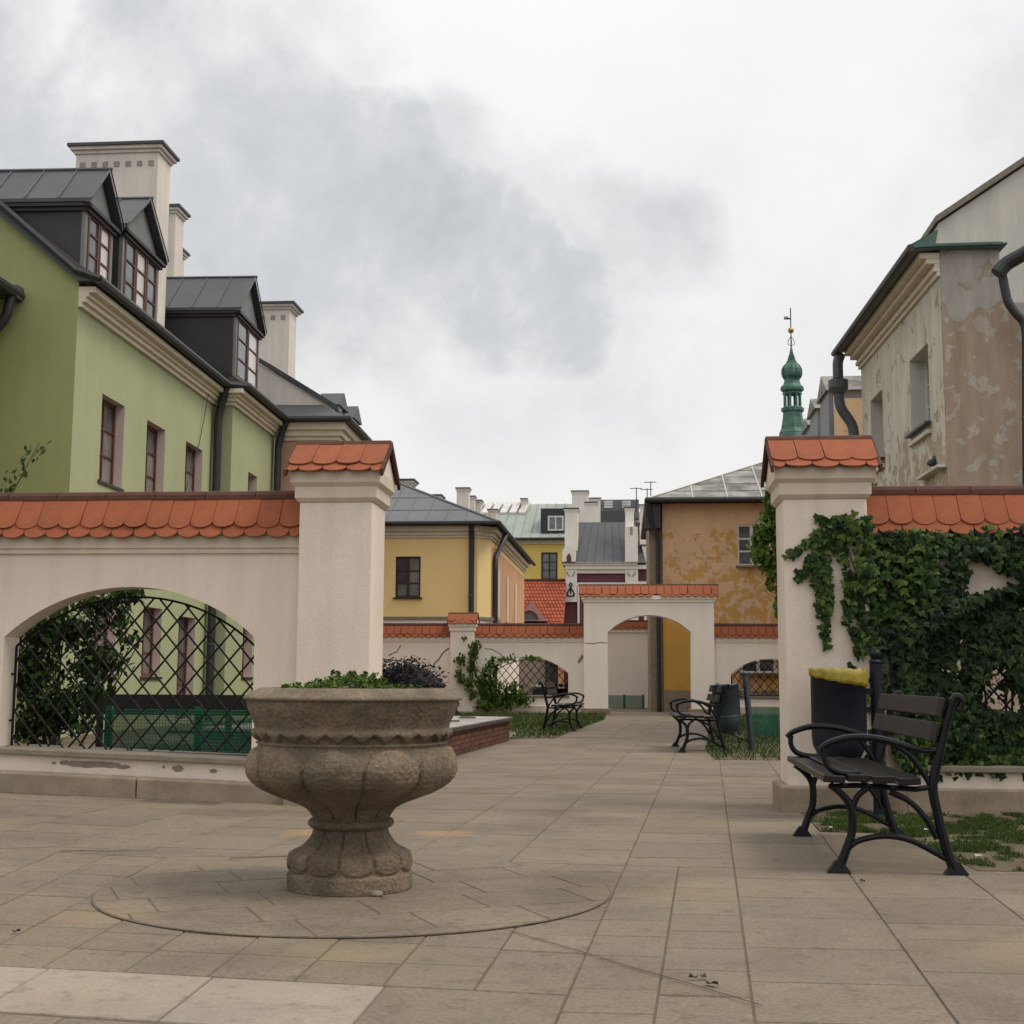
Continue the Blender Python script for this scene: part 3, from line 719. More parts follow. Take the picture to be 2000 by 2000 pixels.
# far walls ------------------------------------------------------------------
DY = 35.5 - YW0
SF = lambda x: .50
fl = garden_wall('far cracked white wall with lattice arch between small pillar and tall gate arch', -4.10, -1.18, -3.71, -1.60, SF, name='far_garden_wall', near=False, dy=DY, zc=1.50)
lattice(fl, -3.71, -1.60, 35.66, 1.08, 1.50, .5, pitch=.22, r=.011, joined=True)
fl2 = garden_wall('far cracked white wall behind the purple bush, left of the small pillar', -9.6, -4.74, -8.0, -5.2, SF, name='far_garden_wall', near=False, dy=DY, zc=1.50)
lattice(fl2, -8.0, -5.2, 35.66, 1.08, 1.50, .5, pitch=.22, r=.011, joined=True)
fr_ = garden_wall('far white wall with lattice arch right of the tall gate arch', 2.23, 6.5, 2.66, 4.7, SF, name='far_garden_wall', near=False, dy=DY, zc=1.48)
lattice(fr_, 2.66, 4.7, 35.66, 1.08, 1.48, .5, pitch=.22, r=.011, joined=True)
for w_, a, c in ((fl, -4.1, -1.18), (fl2, -9.6, -4.74), (fr_, 2.23, 6.5)):
    b_ = MB(); b_.box(a, c, 35.42, 35.498, -.1, .22); b_.build('plinth_stone', 'moulding', w_, bev=.01)
pf = pillar('small far white pillar with tile cap and creeper down its right side', -4.74, -4.10, 35.36, name='far_pillar', h=2.16, mat='far_plaster', zr=2.66, plinth=False, ov=.05)
def crack(parent, pts, y, w=.02):
    b_ = MB()
    for (a, c) in zip(pts, pts[1:]):
        d = Vector((c[0] - a[0], 0, c[1] - a[1])).normalized(); n_ = Vector((-d.z, 0, d.x)) * w * .5
        A, B_ = Vector((a[0], y, a[1])), Vector((c[0], y, c[1]))
        b_.prism([A - n_, B_ - n_ * .9, B_ + n_ * .9, A + n_], (0, .002, 0))
    b_.build('crack', 'crack', parent)
def pxpts(P, Y): return [(at(x, y, Y).x, at(x, y, Y).z) for x, y in P]
crack(fl, pxpts([(947, 1267), (960, 1268), (973, 1275), (978, 1278), (985, 1290), (987, 1296)], 35.49), 35.4975)
crack(fl2, pxpts([(783, 1260), (775, 1273), (765, 1277), (758, 1280)], 35.49), 35.4975, .025)
crack(fl2, pxpts([(877, 1266), (866, 1274), (857, 1288), (850, 1294), (845, 1302)], 35.49), 35.4975, .035)
b_ = MB(); P = [(p[0], 35.4975, p[1]) for p in pxpts([(1136, 1278), (1140, 1282), (1136, 1290), (1130, 1296), (1128, 1292), (1133, 1284)], 35.49)]
b_.prism(P, (0, .002, 0)); b_.build('plaster_patch', 'patch', fl)

# tall gate arch --------------------------------------------------------------
gt = thing('gate_arch', 'tall white gateway with open arch and orange tile coping at the end of the path', 'gateway', (0, 0, 0))
GY0, GY1 = 35.3, 35.95
wallpart(arch_wall(-1.18, 2.23, GY0, GY1, -.1, 2.95, -.55, 1.63, 2.16, 2.61, None), 'far_plaster', gt)
b_ = MB(); b_.box(-1.21, 2.26, GY0 - .03, GY1 + .03, 2.9502, 3.02); b_.box(-1.25, 2.30, GY0 - .06, GY1 + .06, 3.0202, 3.12); b_.build('cornice', 'far_plaster', gt)
roof_core(gt, -1.25, 2.30, (GY0 + GY1) / 2, .38, 3.1202, 3.38, 'ridge')
tile_rows(gt, -1.32, 2.38, (GY0 + GY1) / 2, GY0 - .12, 3.08, 3.42, .20, gap=.012, skip=((-1, 1, 10),))
ridge(gt, -1.33, 2.39, (GY0 + GY1) / 2, 3.41)
for a, c in ((-1.24, -.49), (1.57, 2.29)):
    b_ = MB(); b_.box(a, c, GY0 - .06, GY1 + .06, -.05, .17); b_.build('plinth', 'stone', gt, bev=.02)
crack(gt, pxpts([(1142, 1256), (1160, 1257), (1172, 1255), (1186, 1256)], GY0), GY0 - .0025, .02)

# ------------------------------------------------------------------ building helpers
def facade(b_, axis, c, a0, a1, z0, z1, holes, depth, sgn):
    """wall plane perpendicular to `axis` at coordinate c; holes (a0,a1,z0,z1) with reveals going depth*sgn inwards"""
    P = (lambda a, z, d=0: (c + d, a, z)) if axis == 'x' else (lambda a, z, d=0: (a, c + d, z))
    A = sorted({a0, a1, *[h[0] for h in holes], *[h[1] for h in holes]}); Z = sorted({z0, z1, *[h[2] for h in holes], *[h[3] for h in holes]})
    for i in range(len(A) - 1):
        for j in range(len(Z) - 1):
            ma, mz = (A[i] + A[i + 1]) / 2, (Z[j] + Z[j + 1]) / 2
            if any(h[0] < ma < h[1] and h[2] < mz < h[3] for h in holes): continue
            b_.add([P(A[i], Z[j]), P(A[i + 1], Z[j]), P(A[i + 1], Z[j + 1]), P(A[i], Z[j + 1])], [(0, 1, 2, 3)])
def reveals(b_, axis, c, holes, depth, sgn):
    P = (lambda a, z, d=0: (c + d, a, z)) if axis == 'x' else (lambda a, z, d=0: (a, c + d, z))
    D = depth * sgn; e = .001 * sgn
    for h in holes:
        for (p, q) in (((h[0], h[2]), (h[0], h[3])), ((h[1], h[2]), (h[1], h[3])), ((h[0], h[3]), (h[1], h[3])), ((h[0], h[2]), (h[1], h[2]))):
            b_.add([P(*p, e * 0), P(*q, e * 0), P(*q, D + .1 * sgn), P(*p, D + .1 * sgn)], [(0, 1, 2, 3)])
def window(parent, axis, c, h, sgn, nx, nz, fmat, gmat, fw=.05, th=.06, sill=None, sillmat='gutter', out=0, mull=None, panes=True):
    """frame + panes in the hole h=(a0,a1,z0,z1); c = coordinate of the frame's outer face; sgn = inward direction"""
    a0, a1, z0, z1 = h; F_ = MB(); mull = mull or fw * .8
    def bx(u0, u1, w0, w1, d0, d1):
        lo, hi = sorted((c + sgn * d0, c + sgn * d1))
        F_.box(lo, hi, u0, u1, w0, w1) if axis == 'x' else F_.box(u0, u1, lo, hi, w0, w1)
    bx(a0, a0 + fw, z0, z1, 0, th); bx(a1 - fw, a1, z0, z1, 0, th); bx(a0 + fw, a1 - fw, z0, z0 + fw, 0, th); bx(a0 + fw, a1 - fw, z1 - fw, z1, 0, th)
    ia, ib, ja, jb = a0 + fw, a1 - fw, z0 + fw, z1 - fw
    for i in range(1, nx): x = ia + (ib - ia) * i / nx; bx(x - mull / 2, x + mull / 2, ja, jb, .004, th)
    for j in range(1, nz): z = ja + (jb - ja) * j / nz; bx(ia, ib, z - mull * .28, z + mull * .28, .008, th - .004)
    fr = F_.build('window', fmat, parent)
    if sill is not None:
        S = MB(); lo, hi = sorted((c - sgn * sill, c + sgn * .02))
        (S.box(lo, hi, a0 - .06, a1 + .06, z0 - .05, z0 - .002) if axis == 'x' else S.box(a0 - .06, a1 + .06, lo, hi, z0 - .05, z0 - .002))
        S.build('sill', sillmat, fr)
    for i in range(nx):
        for j in range(nz):
            u0, u1 = ia + (ib - ia) * i / nx, ia + (ib - ia) * (i + 1) / nx; w0, w1 = ja + (jb - ja) * j / nz, ja + (jb - ja) * (j + 1) / nz
            P_ = MB(); lo, hi = sorted((c + sgn * th * .55, c + sgn * th * .75)); e = .0
            (P_.box(lo, hi, u0 + e, u1 - e, w0, w1) if axis == 'x' else P_.box(u0, u1, lo, hi, w0, w1))
            gm = gmat[(i * nz + j) % len(gmat)] if isinstance(gmat, (list, tuple)) else gmat
            P_.build('pane', gm, fr)
    return fr
def rounded(pts, rad=.14):
    pts = [Vector(p) for p in pts]; out = [pts[0]]
    for a, b, c in zip(pts, pts[1:], pts[2:]):
        u, w = (a - b), (c - b); ra = min(rad, u.length * .45, w.length * .45); p, q = b + u.normalized() * ra, b + w.normalized() * ra
        for k in range(4): t = k / 3; out.append(p * (1 - t) ** 2 + b * 2 * t * (1 - t) + q * t * t)
    return out + [pts[-1]]
def pipe(parent, pts, r=.06, mat='gutter', name='downpipe', collars=True):
    b_ = MB(); b_.tube(rounded(pts), r, 12); o = b_.build(name, mat, parent, smooth=False)
    if collars:
        k = MB(); pts = [Vector(p) for p in pts]
        for a, c in zip(pts, pts[1:]):
            if (c - a).length > 2.2 and abs((c - a).normalized().z) > .9:
                m_ = int((c - a).length // 1.9)
                for i in range(1, m_ + 1):
                    p = a.lerp(c, i / (m_ + 1)); k.tube([p, p + Vector((0, 0, .035))], r * 1.15, 10)
        if k.v: k.build('collar', 'zinc', o)
    return o
def chimney(label, px0, px1, pytop, Y, z0, depth=.5, vents=0, parent=None, name='chimney', cap=.08, ventsize=.12, capmat='slate', mat='chimney', vent_dy=.38):
    a = at(px0, pytop, Y); c = at(px1, pytop, Y); x0, x1, z1 = a.x, c.x, a.z
    b_ = MB(); b_.box(x0, x1, Y, Y + depth, z0, z1 - .2); sh = b_.build(name, mat, parent)
    k = MB(); k.box(x0 - cap * .4, x1 + cap * .4, Y - cap * .4, Y + depth + cap * .4, z1 - .2, z1 - .13); k.box(x0 - cap, x1 + cap, Y - cap, Y + depth + cap, z1 - .1298, z1 - .06); k.build('cornice', mat, sh)
    k = MB(); k.box(x0 - cap * 1.5, x1 + cap * 1.5, Y - cap * 1.5, Y + depth + cap * 1.5, z1 - .0598, z1); k.build('cap', capmat, sh)
    for i in range(vents):
        xm = x0 + (x1 - x0) * (i + .6) / (vents + .2); v_ = MB(); v_.box(xm - ventsize / 2, xm + ventsize / 2, Y - .012, Y + .02, z1 - vent_dy - ventsize, z1 - vent_dy); v_.build('vent', 'vent', sh)
    return sh

# ------------------------------------------------------------------ green building (left)
gb = thing('green_building', 'pale green two-storey house with dark dormer roof along the left side', 'building', (-8.58, 19.66, 0), .03)
HA = [(1.2, 2.27, 4.13, 5.57), (3.45, 4.5, 4.13, 5.57), (5.8, 6.95, 4.13, 5.6)]
LA = [(1.3, 2.3, .94, 2.2), (3.65, 4.7, .94, 2.2), (5.75, 6.85, .1, 2.12)]
HB = [(9.15, 9.95, 4.2, 5.5)]; LB = [(9.1, 9.95, .94, 2.1)]
b_ = MB(); facade(b_, 'x', 0, 0, 7.7, -.1, 7.0, HA + LA, .2, -1); facade(b_, 'x', .4, 7.7, 11.5, -.1, 7.0, HB + LB, .2, -1)
b_.add([(0, 7.7, -.1), (.4, 7.7, -.1), (.4, 7.7, 7.0), (0, 7.7, 7.0)], [(0, 1, 2, 3)])
b_.build('wall', 'green', gb)
b_ = MB(); b_.box(-10, -9.7, .3, 11.4, -.1, 7); b_.build('rear_wall', 'green', gb)
b_ = MB(); b_.prism([(-.001, -.0, -.1), (-.001, -.0, 7.12), (-2.0, -.0, 8.86), (-5, 0, 9.5), (-8, 0, 8.86), (-10, 0, 7.1), (-10, 0, -.1)], (0, .25, 0)); b_.build('gable_wall', 'olive', gb, label='olive green gable wall facing the camera')
for k, h in enumerate(HA + LA):
    door = h[2] < .5
    b_ = MB(); reveals(b_, 'x', 0, [h], .15, -1); b_.build('reveal', 'reveal', gb)
    window(gb, 'x', -.15, h, -1, 2, 3, 'brown_frame', ['curtain', 'curtain', 'glass'] if not door else 'glass', .06, .06, sill=.18 if not door else None)
for h in HB + LB:
    b_ = MB(); reveals(b_, 'x', .4, [h], .19, -1); b_.build('reveal', 'reveal', gb)
    window(gb, 'x', .21, h, -1, 2, 3, 'brown_frame', 'curtain', .06, .06, sill=.22)
# cornice with returns
b_ = MB()
for (z0, z1, p) in ((6.70, 6.78, .06), (6.7802, 6.86, .12), (6.8602, 6.93, .17), (6.9302, 7.02, .27)):
    b_.box(.001, p, .001, 7.7 - .001, z0, z1); b_.box(0.001, .4 + p, 7.7 - p, 11.5, z0, z1)
b_.build('cornice', 'cream', gb)
# main roof: steep slope then shallow top
def prof(x): return 7.13 + .87 * (-x) if x > -2 else 8.87 + .2 * (-2 - x)
b_ = MB()
for (y0, y1, xe) in ((-.12, 7.7, .32), (7.7, 11.6, .72)):
    zs_ = 7.08
    P = [(xe, y0, zs_), (xe, y0, zs_ + .06), (-2.0, y0, 8.92), (-5, y0, 9.56), (-10.2, y0, 7.1), (-10.2, y0, 7.0), (-5, y0, 9.4), (-2.0, y0, 8.78), (xe - .3, y0, zs_)]
    b_.prism(P, (0, y1 - y0, 0))
b_.build('roof', 'slate', gb)
b_ = MB(); b_.tube([(.36, -.15, 7.1), (.36, 7.4, 7.1)], .075, 8); b_.tube([(.36, 7.4, 7.1), (.76, 7.55, 7.1), (.76, 11.5, 7.1)], .075, 8)
b_.tube([(.4, -.14, 7.1), (0, -.14, 7.24), (-2.0, -.14, 8.96)], .06, 6); b_.build('gutter', 'gutter', gb)
pipe(gb, [(.33, 7.45, 7.05), (.22, 7.5, 6.75), (.14, 7.54, 6.4), (.14, 7.54, 0)], .085)
pipe(gb, [(.75, 11.2, 7.05), (.65, 11.25, 6.8), (.55, 11.28, 6.45), (.55, 11.28, 0)], .085)
# thin cable on the facade
b_ = MB(); b_.tube([(.03, 4.9, 3.9), (.03, 5.8, 4.6), (.03, 6.6, 5.7), (.1, 6.9, 6.8)], .008, 5); b_.build('cable', 'gutter', gb)
def dormer(y0, y1, x, zb, ze, za, npan, open_=False):
    ym = (y0 + y1) / 2; w = y1 - y0
    xb = -2.6
    fr = MB(); fr.box(x - .06, x + .0, y0, y0 + .11, zb, ze); fr.box(x - .06, x, y1 - .11, y1, zb, ze); fr.box(x - .06, x, y0 + .11, y1 - .11, ze - .1, ze); fr.box(x - .06, x + .03, y0, y1, zb - .06, zb)
    fr.prism([(x - .05, y0 - .02, ze), (x - .05, y1 + .02, ze), (x - .05, ym, za - .05)], (.03, 0, 0))
    d_ = fr.build('dormer', 'greysheet', gb)
    for y in (y0, y1 - .06):
        body = MB(); body.prism([(x - .061, y, zb), (x - .061, y, ze), (xb, y, ze), (xb, y, prof(xb) - .8), (x - .3, y, zb - .15)], (0, .06, 0)); body.build('cheek', 'darkmetal', d_)
    rf = MB(); o = .12; t = .06
    for s in (-1, 1):
        ye = ym + s * (w / 2 + o); zz = ze - .02
        rf.prism([(x + .12, ym, za), (x + .12, ye, zz), (x + .12, ye, zz + t), (x + .12, ym, za + t)], (xb - x - .6, 0, 0))
    rf.build('dormer_roof', 'slate', d_)
    sm = MB()
    for xx in [x + .15 - .55 * k for k in range(6)]:
        for s in (-1, 1):
            ye = ym + s * (w / 2 + o); sm.prism([(xx, ym, za + t), (xx, ye, ze - .02 + t), (xx, ye, ze + .005 + t), (xx, ym, za + t + .025)], (-.02, 0, 0))
    sm.tube([(x + .17, ym, za + t + .01), (xb - .4, ym, za + t + .01)], .03, 6)
    sm.build('seam', 'zinc', d_)
    ev = MB()
    for (p, z0, z1) in ((.05, ze - .14, ze - .08), (.1, ze - .08, ze - .02)):
        ev.box(xb, x + p, y0 - p, y0 - .001, z0, z1); ev.box(xb, x + p, y1 + .001, y1 + p, z0, z1); ev.box(x + .001, x + p, y0 - p, y1 + p, z0 - .0005, z1 - .0005)
    ev.build('dormer_cornice', 'darkmetal', d_)
    # casements standing in the front, left one ajar
    n = npan; a = y0 + .11; c = y1 - .11; ww = (c - a) / n
    wfr = MB(); wfr.box(x - .05, x - .03, a, c, zb, ze - .1)
    wfr.build('dormer_back', 'glass', d_)
    for i in range(n):
        q = MB(); za_, zb_ = zb + .01, ze - .11; yy0, yy1 = a + ww * i + .01, a + ww * (i + 1) - .01
        for (u0, u1, w0, w1) in ((yy0, yy0 + .06, za_, zb_), (yy1 - .06, yy1, za_, zb_), (yy0 + .06, yy1 - .06, za_, za_ + .06), (yy0 + .06, yy1 - .06, zb_ - .06, zb_)): q.box(x - .028, x + .012, u0, u1, w0, w1)
        for k in (1, 2): z = za_ + (zb_ - za_) * k / 3; q.box(x - .02, x + .008, yy0 + .06, yy1 - .06, z - .015, z + .015)
        q.build('casement', 'brown_frame', d_)
        q = MB(); q.box(x - .018, x - .012, yy0 + .06, yy1 - .06, za_ + .06, zb_ - .06); q.build('pane', 'paleglass' if (i % 2 == (1 if n == 2 else 1)) or (n == 3 and i == 1) else 'glass', d_)
dormer(.02, 1.24, .05, 7.3, 8.40, 9.12, 2)
dormer(1.7, 3.62, .05, 7.3, 8.57, 9.38, 3)
dormer(7.7, 9.7, .42, 7.35, 8.8, 9.78, 2)
# roof chimneys (they stand on the roof, part of the house)
gbi = gb.matrix_basis.inverted()
def chim_on(parent, *a, **k):
    o = chimney(*a, parent=None, **k); o.parent = parent; o.matrix_parent_inverse = parent.matrix_basis.inverted() if parent else Matrix(); return o
bpy.context.view_layer.update()
chim_on(gb, '', 150, 310, 284, 26.0, 7.0, depth=.75, vents=7, ventsize=.115, cap=.1)
chim_on(gb, '', 322, 344, 402, 31.0, 7.0, depth=.6, vents=0, cap=.09)
chim_on(gb, '', 338, 347, 482, 36.0, 7.0, depth=.6, vents=0, cap=.09)
chim_on(gb, '', 502, 566, 592, 37.0, 6.0, depth=.8, vents=3, ventsize=.13, cap=.12)

# firewall + salmon house behind it
sb = thing('salmon_house', 'salmon plastered house end beyond the green house, white firewall above it', 'building', (-8.58, 19.66, 0), .03)
b_ = MB(); b_.box(.41, 1.95, 11.5, 15.5, -.1, 7.0); b_.build('wall', 'pink', sb)
b_ = MB()
for (z0, z1, p) in ((6.62, 6.72, .05), (6.7202, 6.86, .12), (6.8602, 7.04, .2)): b_.box(.42, 1.95 + p, 11.5 - p, 15.5, z0, z1)
b_.build('cornice', 'cream', sb)
b_ = MB(); b_.prism([(.4, 11.2, 7.05), (2.25, 11.2, 7.05), (2.25, 11.2, 7.13), (.4, 11.2, 7.13)], (0, .02, 0))
b_.add([(.4, 11.2, 7.13), (2.25, 11.2, 7.13), (1.2, 12.3, 7.75), (.2, 12.3, 7.75)], [(0, 1, 2, 3)])
b_.add([(2.25, 11.2, 7.13), (2.25, 15.8, 7.13), (-2.2, 15.8, 10.2), (-2.2, 15.6, 10.2), (1.2, 12.3, 7.75)], [(0, 1, 2, 3, 4)])
b_.add([(.4, 11.2, 7.05), (2.25, 11.2, 7.05), (2.25, 15.8, 7.05), (.4, 15.8, 7.05)], [(0, 1, 2, 3)])
b_.build('roof', 'slate', sb)
b_ = MB(); b_.tube([(.4, 11.18, 7.1), (2.27, 11.18, 7.1), (2.27, 15.8, 7.1)], .07, 8); b_.build('gutter', 'gutter', sb)
bpy.context.view_layer.update()
def world_part(b_, name, mat, parent, **k):
    o = b_.build(name, mat, parent, **k); o.matrix_parent_inverse = parent.matrix_basis.inverted(); return o
Yf = 31.75
def W3(px, py, Y): p = at(px, py, Y); return (p.x, p.y, p.z)
b_ = MB(); b_.prism([W3(400, 830, Yf), W3(400, 640, Yf), W3(503, 708, Yf), W3(655, 798, Yf), W3(655, 830, Yf)], (0, .35, 0)); world_part(b_, 'firewall', 'chimney', sb)
b_ = MB(); b_.prism([W3(398, 628, Yf - .08), W3(503, 697, Yf - .08), W3(530, 712, Yf - .08), W3(660, 792, Yf - .08), W3(660, 802, Yf - .08), W3(398, 639, Yf - .08)], (0, .5, 0)); world_part(b_, 'coping', 'slate', sb)
# two small dormers of the salmon house
for (pl, pr, pa, pe, Yd) in ((618, 664, 760, 790, 36), (660, 692, 786, 815, 38.5)):
    a, c, e_ = at(pl, pe, Yd), at(pr, pe, Yd), at((pl + pr) / 2 + 14, pa, Yd)
    b_ = MB(); b_.box(a.x, c.x - .1, Yd, Yd + 1.1, 7, a.z); world_part(b_, 'dormer', 'darkmetal', sb)
    b_ = MB(); b_.prism([(c.x, Yd - .1, a.z - .02), (c.x, Yd + 1.2, a.z - .02), (c.x, Yd + .55, e_.z)], (a.x - c.x, 0, 0)); world_part(b_, 'dormer_roof', 'slate', sb)

# neighbouring house at the left edge, only its eave and pipe reach into the picture
nb = thing('corner_house', 'house at the left edge, its dark eave and downpipe before the olive gable', 'building', (-8.58, 19.66, 0), .03)
b_ = MB(); b_.box(-7, -1.42, -9, -.02, -.1, 6.75); b_.build('wall', 'olive', nb)
b_ = MB(); b_.prism([(-.98, -9, 6.82), (-.98, -9, 6.95), (-7, -9, 7.2), (-7, -9, 6.82)], (0, 8.97, 0)); b_.build('roof', 'slate', nb)
b_ = MB(); b_.tube([(-.94, -9, 6.86), (-.94, -.03, 6.86)], .1, 8); b_.build('gutter', 'gutter', nb)
pipe(nb, [(-.95, -.3, 6.8), (-1.0, -.3, 6.45), (-1.3, -.3, 6.1), (-1.33, -.3, 5.6), (-1.33, -.3, 0)], .075, 'gutter')
b_ = MB(); b_.box(-1.02, -.86, -.28, -.05, 6.78, 6.98); b_.build('gutter_end', 'zinc', nb)

# ------------------------------------------------------------------ yellow building (middle left)
yb = thing('yellow_building', 'yellow plastered house with grey hipped roof beyond the far wall, one brown window', 'building', (0, 0, 0))
hy = (-7.24, -6.45, 3.42, 4.70)
cx0 = at(933, 1100, 41).x; cx1 = -4.3
b_ = MB(); facade(b_, 'y', 41, -11.5, cx0, -.1, 5.3, [hy], .1, 1); b_.build('wall', 'yellow', yb)
b_ = MB(); b_.add([(cx0, 41, -.1), (cx1, 41.5, -.1), (cx1, 41.5, 5.3), (cx0, 41, 5.3)], [(0, 1, 2, 3)]); b_.build('corner_wall', 'yellow2', yb, label='paler splayed corner between the two downpipes')
b_ = MB(); b_.box(-11.5, cx1 - .001, 41.6, 55, -.1, 5.3); b_.build('back_wall', 'yellow2', yb)
b_ = MB(); facade(b_, 'x', cx1, 41.5, 55, -.1, 5.1, [], .1, -1)
b_.build('side_wall', 'orange', yb)
for yy in (43.4, 46.6, 50):
    q = MB(); q.box(cx1 + .001, cx1 + .06, yy, yy + .55, 2.9, 4.5); q.build('lesene', 'cream', yb)
b_ = MB(); reveals(b_, 'y', 41, [hy], .06, 1); b_.build('reveal', 'yellow', yb)
window(yb, 'y', 41.05, hy, 1, 2, 3, 'dark_frame', ['curtain', 'purpleglass', 'purpleglass', 'curtain', 'curtain', 'curtain'], .06, .06, sill=.12, sillmat='dark_frame', mull=.075)
b_ = MB()
for (z0, z1, p) in ((5.28, 5.36, .05), (5.3602, 5.48, .1), (5.4802, 5.64, .2)):
    b_.prism([(-11.5, 41 - p, z0), (cx0, 41 - p, z0), (cx1 + p, 41.5 - p, z0), (cx1 + p, 55, z0), (-11.5, 55, z0)], (0, 0, z1 - z0))
b_.build('cornice', 'cream', yb)
b_ = MB(); b_.prism([(-11.5, 40.92, 2.72), (cx0, 40.92, 2.72), (cx1 + .08, 41.42, 2.72), (cx1 + .08, 44, 2.72), (-11.5, 44, 2.72)], (0, 0, .1)); b_.build('string_course', 'sill', yb)
b_ = MB(); b_.prism([(-11.5, 40.96, -.1), (cx0, 40.96, -.1), (cx1 + .04, 41.46, -.1), (cx1 + .04, 55, -.1), (-11.5, 55, -.1)], (0, 0, 2.815)); b_.build('ground_floor', 'far_plaster', yb)
ex, ey = -3.98, 40.6; T = 3.81
zr_ = 5.72 + T * .47
eaves = [(-11.6, ey, 5.72), (ex, ey, 5.72), (ex, 56, 5.72), (-11.6, 56, 5.72)]; RX = ex - T
b_ = MB(); b_.add(eaves + [(RX, ey + T, zr_), (RX, 56 - T, zr_)], [(0, 1, 4), (1, 2, 5, 4), (2, 3, 5), (3, 0, 4, 5), (3, 2, 1, 0)])
b_.build('roof', 'greyroof', yb)
b_ = MB()
for k in range(12):
    x = ex - .45 - k * .62
    L = min(T, (ex - x)) if x > RX else min(T, x + 11.6)
    if L < .2: continue
    b_.prism([(x, ey, 5.72), (x + .025, ey, 5.72), (x + .025, ey, 5.745), (x, ey, 5.745)], (0, 0, 0.0001)) if False else b_.tube([(x, ey + .02, 5.735), (x, ey + L, 5.735 + L * .47)], .016, 4)
for k in range(1, 22):
    y = ey + k * .62; L = min(T, y - ey, 56 - y)
    if L > .2: b_.tube([(ex, y, 5.735), (ex - L, y, 5.735 + L * .47)], .016, 4)
for k in (1.1, 2.3):                                   # staggered cross welts
    z = 5.72 + k * .47; b_.tube([(-11.6 + k, ey + k, z + .01), (ex - k, ey + k, z + .01)], .010, 4)
b_.tube([(ex, ey, 5.74), (RX, ey + T, zr_ + .02)], .04, 6); b_.build('seam', 'greyroof', yb)
b_ = MB(); b_.tube([(-11.6, ey - .02, 5.70), (ex + .03, ey - .02, 5.70), (ex + .03, 56, 5.70)], .065, 8); b_.build('gutter', 'gutter', yb)
px921 = at(921, 1100, 40.9).x
pipe(yb, [(px921, 40.7, 5.65), (px921, 40.88, 5.2), (px921, 40.88, 0)], .085)
pipe(yb, [(ex, 43.2, 5.6), (ex - .1, 42.9, 5.3), (cx1 + .1, 42.0, 4.75), (cx1 + .1, 41.9, 4.4), (cx1 + .1, 41.9, 0)], .085)
chim_on(yb, '', 770, 803, 936, 47, 6.5, .8, 0, cap=.1); chim_on(yb, '', 835, 857, 966, 52, 6.3, .8, 0, cap=.1)
# ground-floor openings glimpsed through the far left arch
for (p0, p1, mt) in ((1064, 1072, 'gutter'), (1025, 1040, 'dark_frame'), (1084, 1098, 'orange'), (1098, 1118, 'purple')):
    pass

# ------------------------------------------------------------------ background houses
b4 = thing('bright_yellow_house', 'bright yellow house with pale green metal roof and roof window, far behind', 'building')
Yb = 75; L0 = at(940, 1100, Yb).x; R0 = at(1110, 1100, Yb).x
hw_ = (at(1057, 1100, Yb).x, at(1089, 1100, Yb).x, at(1000, 1132, Yb).z, at(1000, 1079, Yb).z)
ze = at(1000, 1053, Yb).z; zt = at(1000, 985, Yb + 6).z
b_ = MB(); facade(b_, 'y', Yb, L0, R0, -.1, ze, [hw_], .1, 1); b_.build('wall', 'bright_yellow', b4)
b_ = MB(); b_.box(L0, R0, Yb + .3, Yb + 9, -.1, ze); b_.build('rear_wall', 'bright_yellow', b4)
window(b4, 'y', Yb + .06, hw_, 1, 2, 3, 'dark_frame', 'glass', .09, .08, mull=.08)
b_ = MB(); b_.box(L0, R0, Yb - .12, Yb - .001, ze - .3, ze); b_.build('cornice', 'cream', b4)
L1 = at(905, 985, Yb + 6).x; R1 = at(1150, 985, Yb + 6).x
b_ = MB(); b_.add([(L0 - 2, Yb - .4, ze - .04), (R0 + .3, Yb - .4, ze - .04), (R1, Yb + 6, zt), (L1, Yb + 6, zt), (L1, Yb + 12, ze), (R1, Yb + 12, ze)], [(0, 1, 2, 3), (3, 2, 5, 4)]); b_.build('roof', 'greenroof', b4)
b_ = MB()
for k in range(22):
    x = L0 - 1.6 + k * .55
    if x > R0: break
    b_.tube([(x, Yb - .35, ze), (x + (L1 - L0 + 2) * .2, Yb + 6, zt + .03)], .03, 4)
b_.build('seam', 'greenroof', b4)
b_ = MB(); b_.tube([(L0 - 2, Yb - .42, ze - .02), (R0 + .3, Yb - .42, ze - .02)], .08, 6); b_.build('gutter', 'gutter', b4)
dz0, dz1 = at(1080, 1046, Yb + .5).z, at(1080, 993, Yb + .5).z; dx0, dx1 = at(1056, 1000, Yb + .5).x, at(1103, 1000, Yb + .5).x
b_ = MB(); b_.box(dx0, dx1, Yb + .5, Yb + 5, dz0, dz1); dd = b_.build('dormer', 'darkmetal', b4)
window(b4, 'y', Yb + .44, (at(1069, 1000, Yb).x, at(1100, 1000, Yb).x, at(1000, 1035, Yb).z, at(1000, 1006, Yb).z), 1, 2, 1, 'white_frame', 'glass', .09, .05)
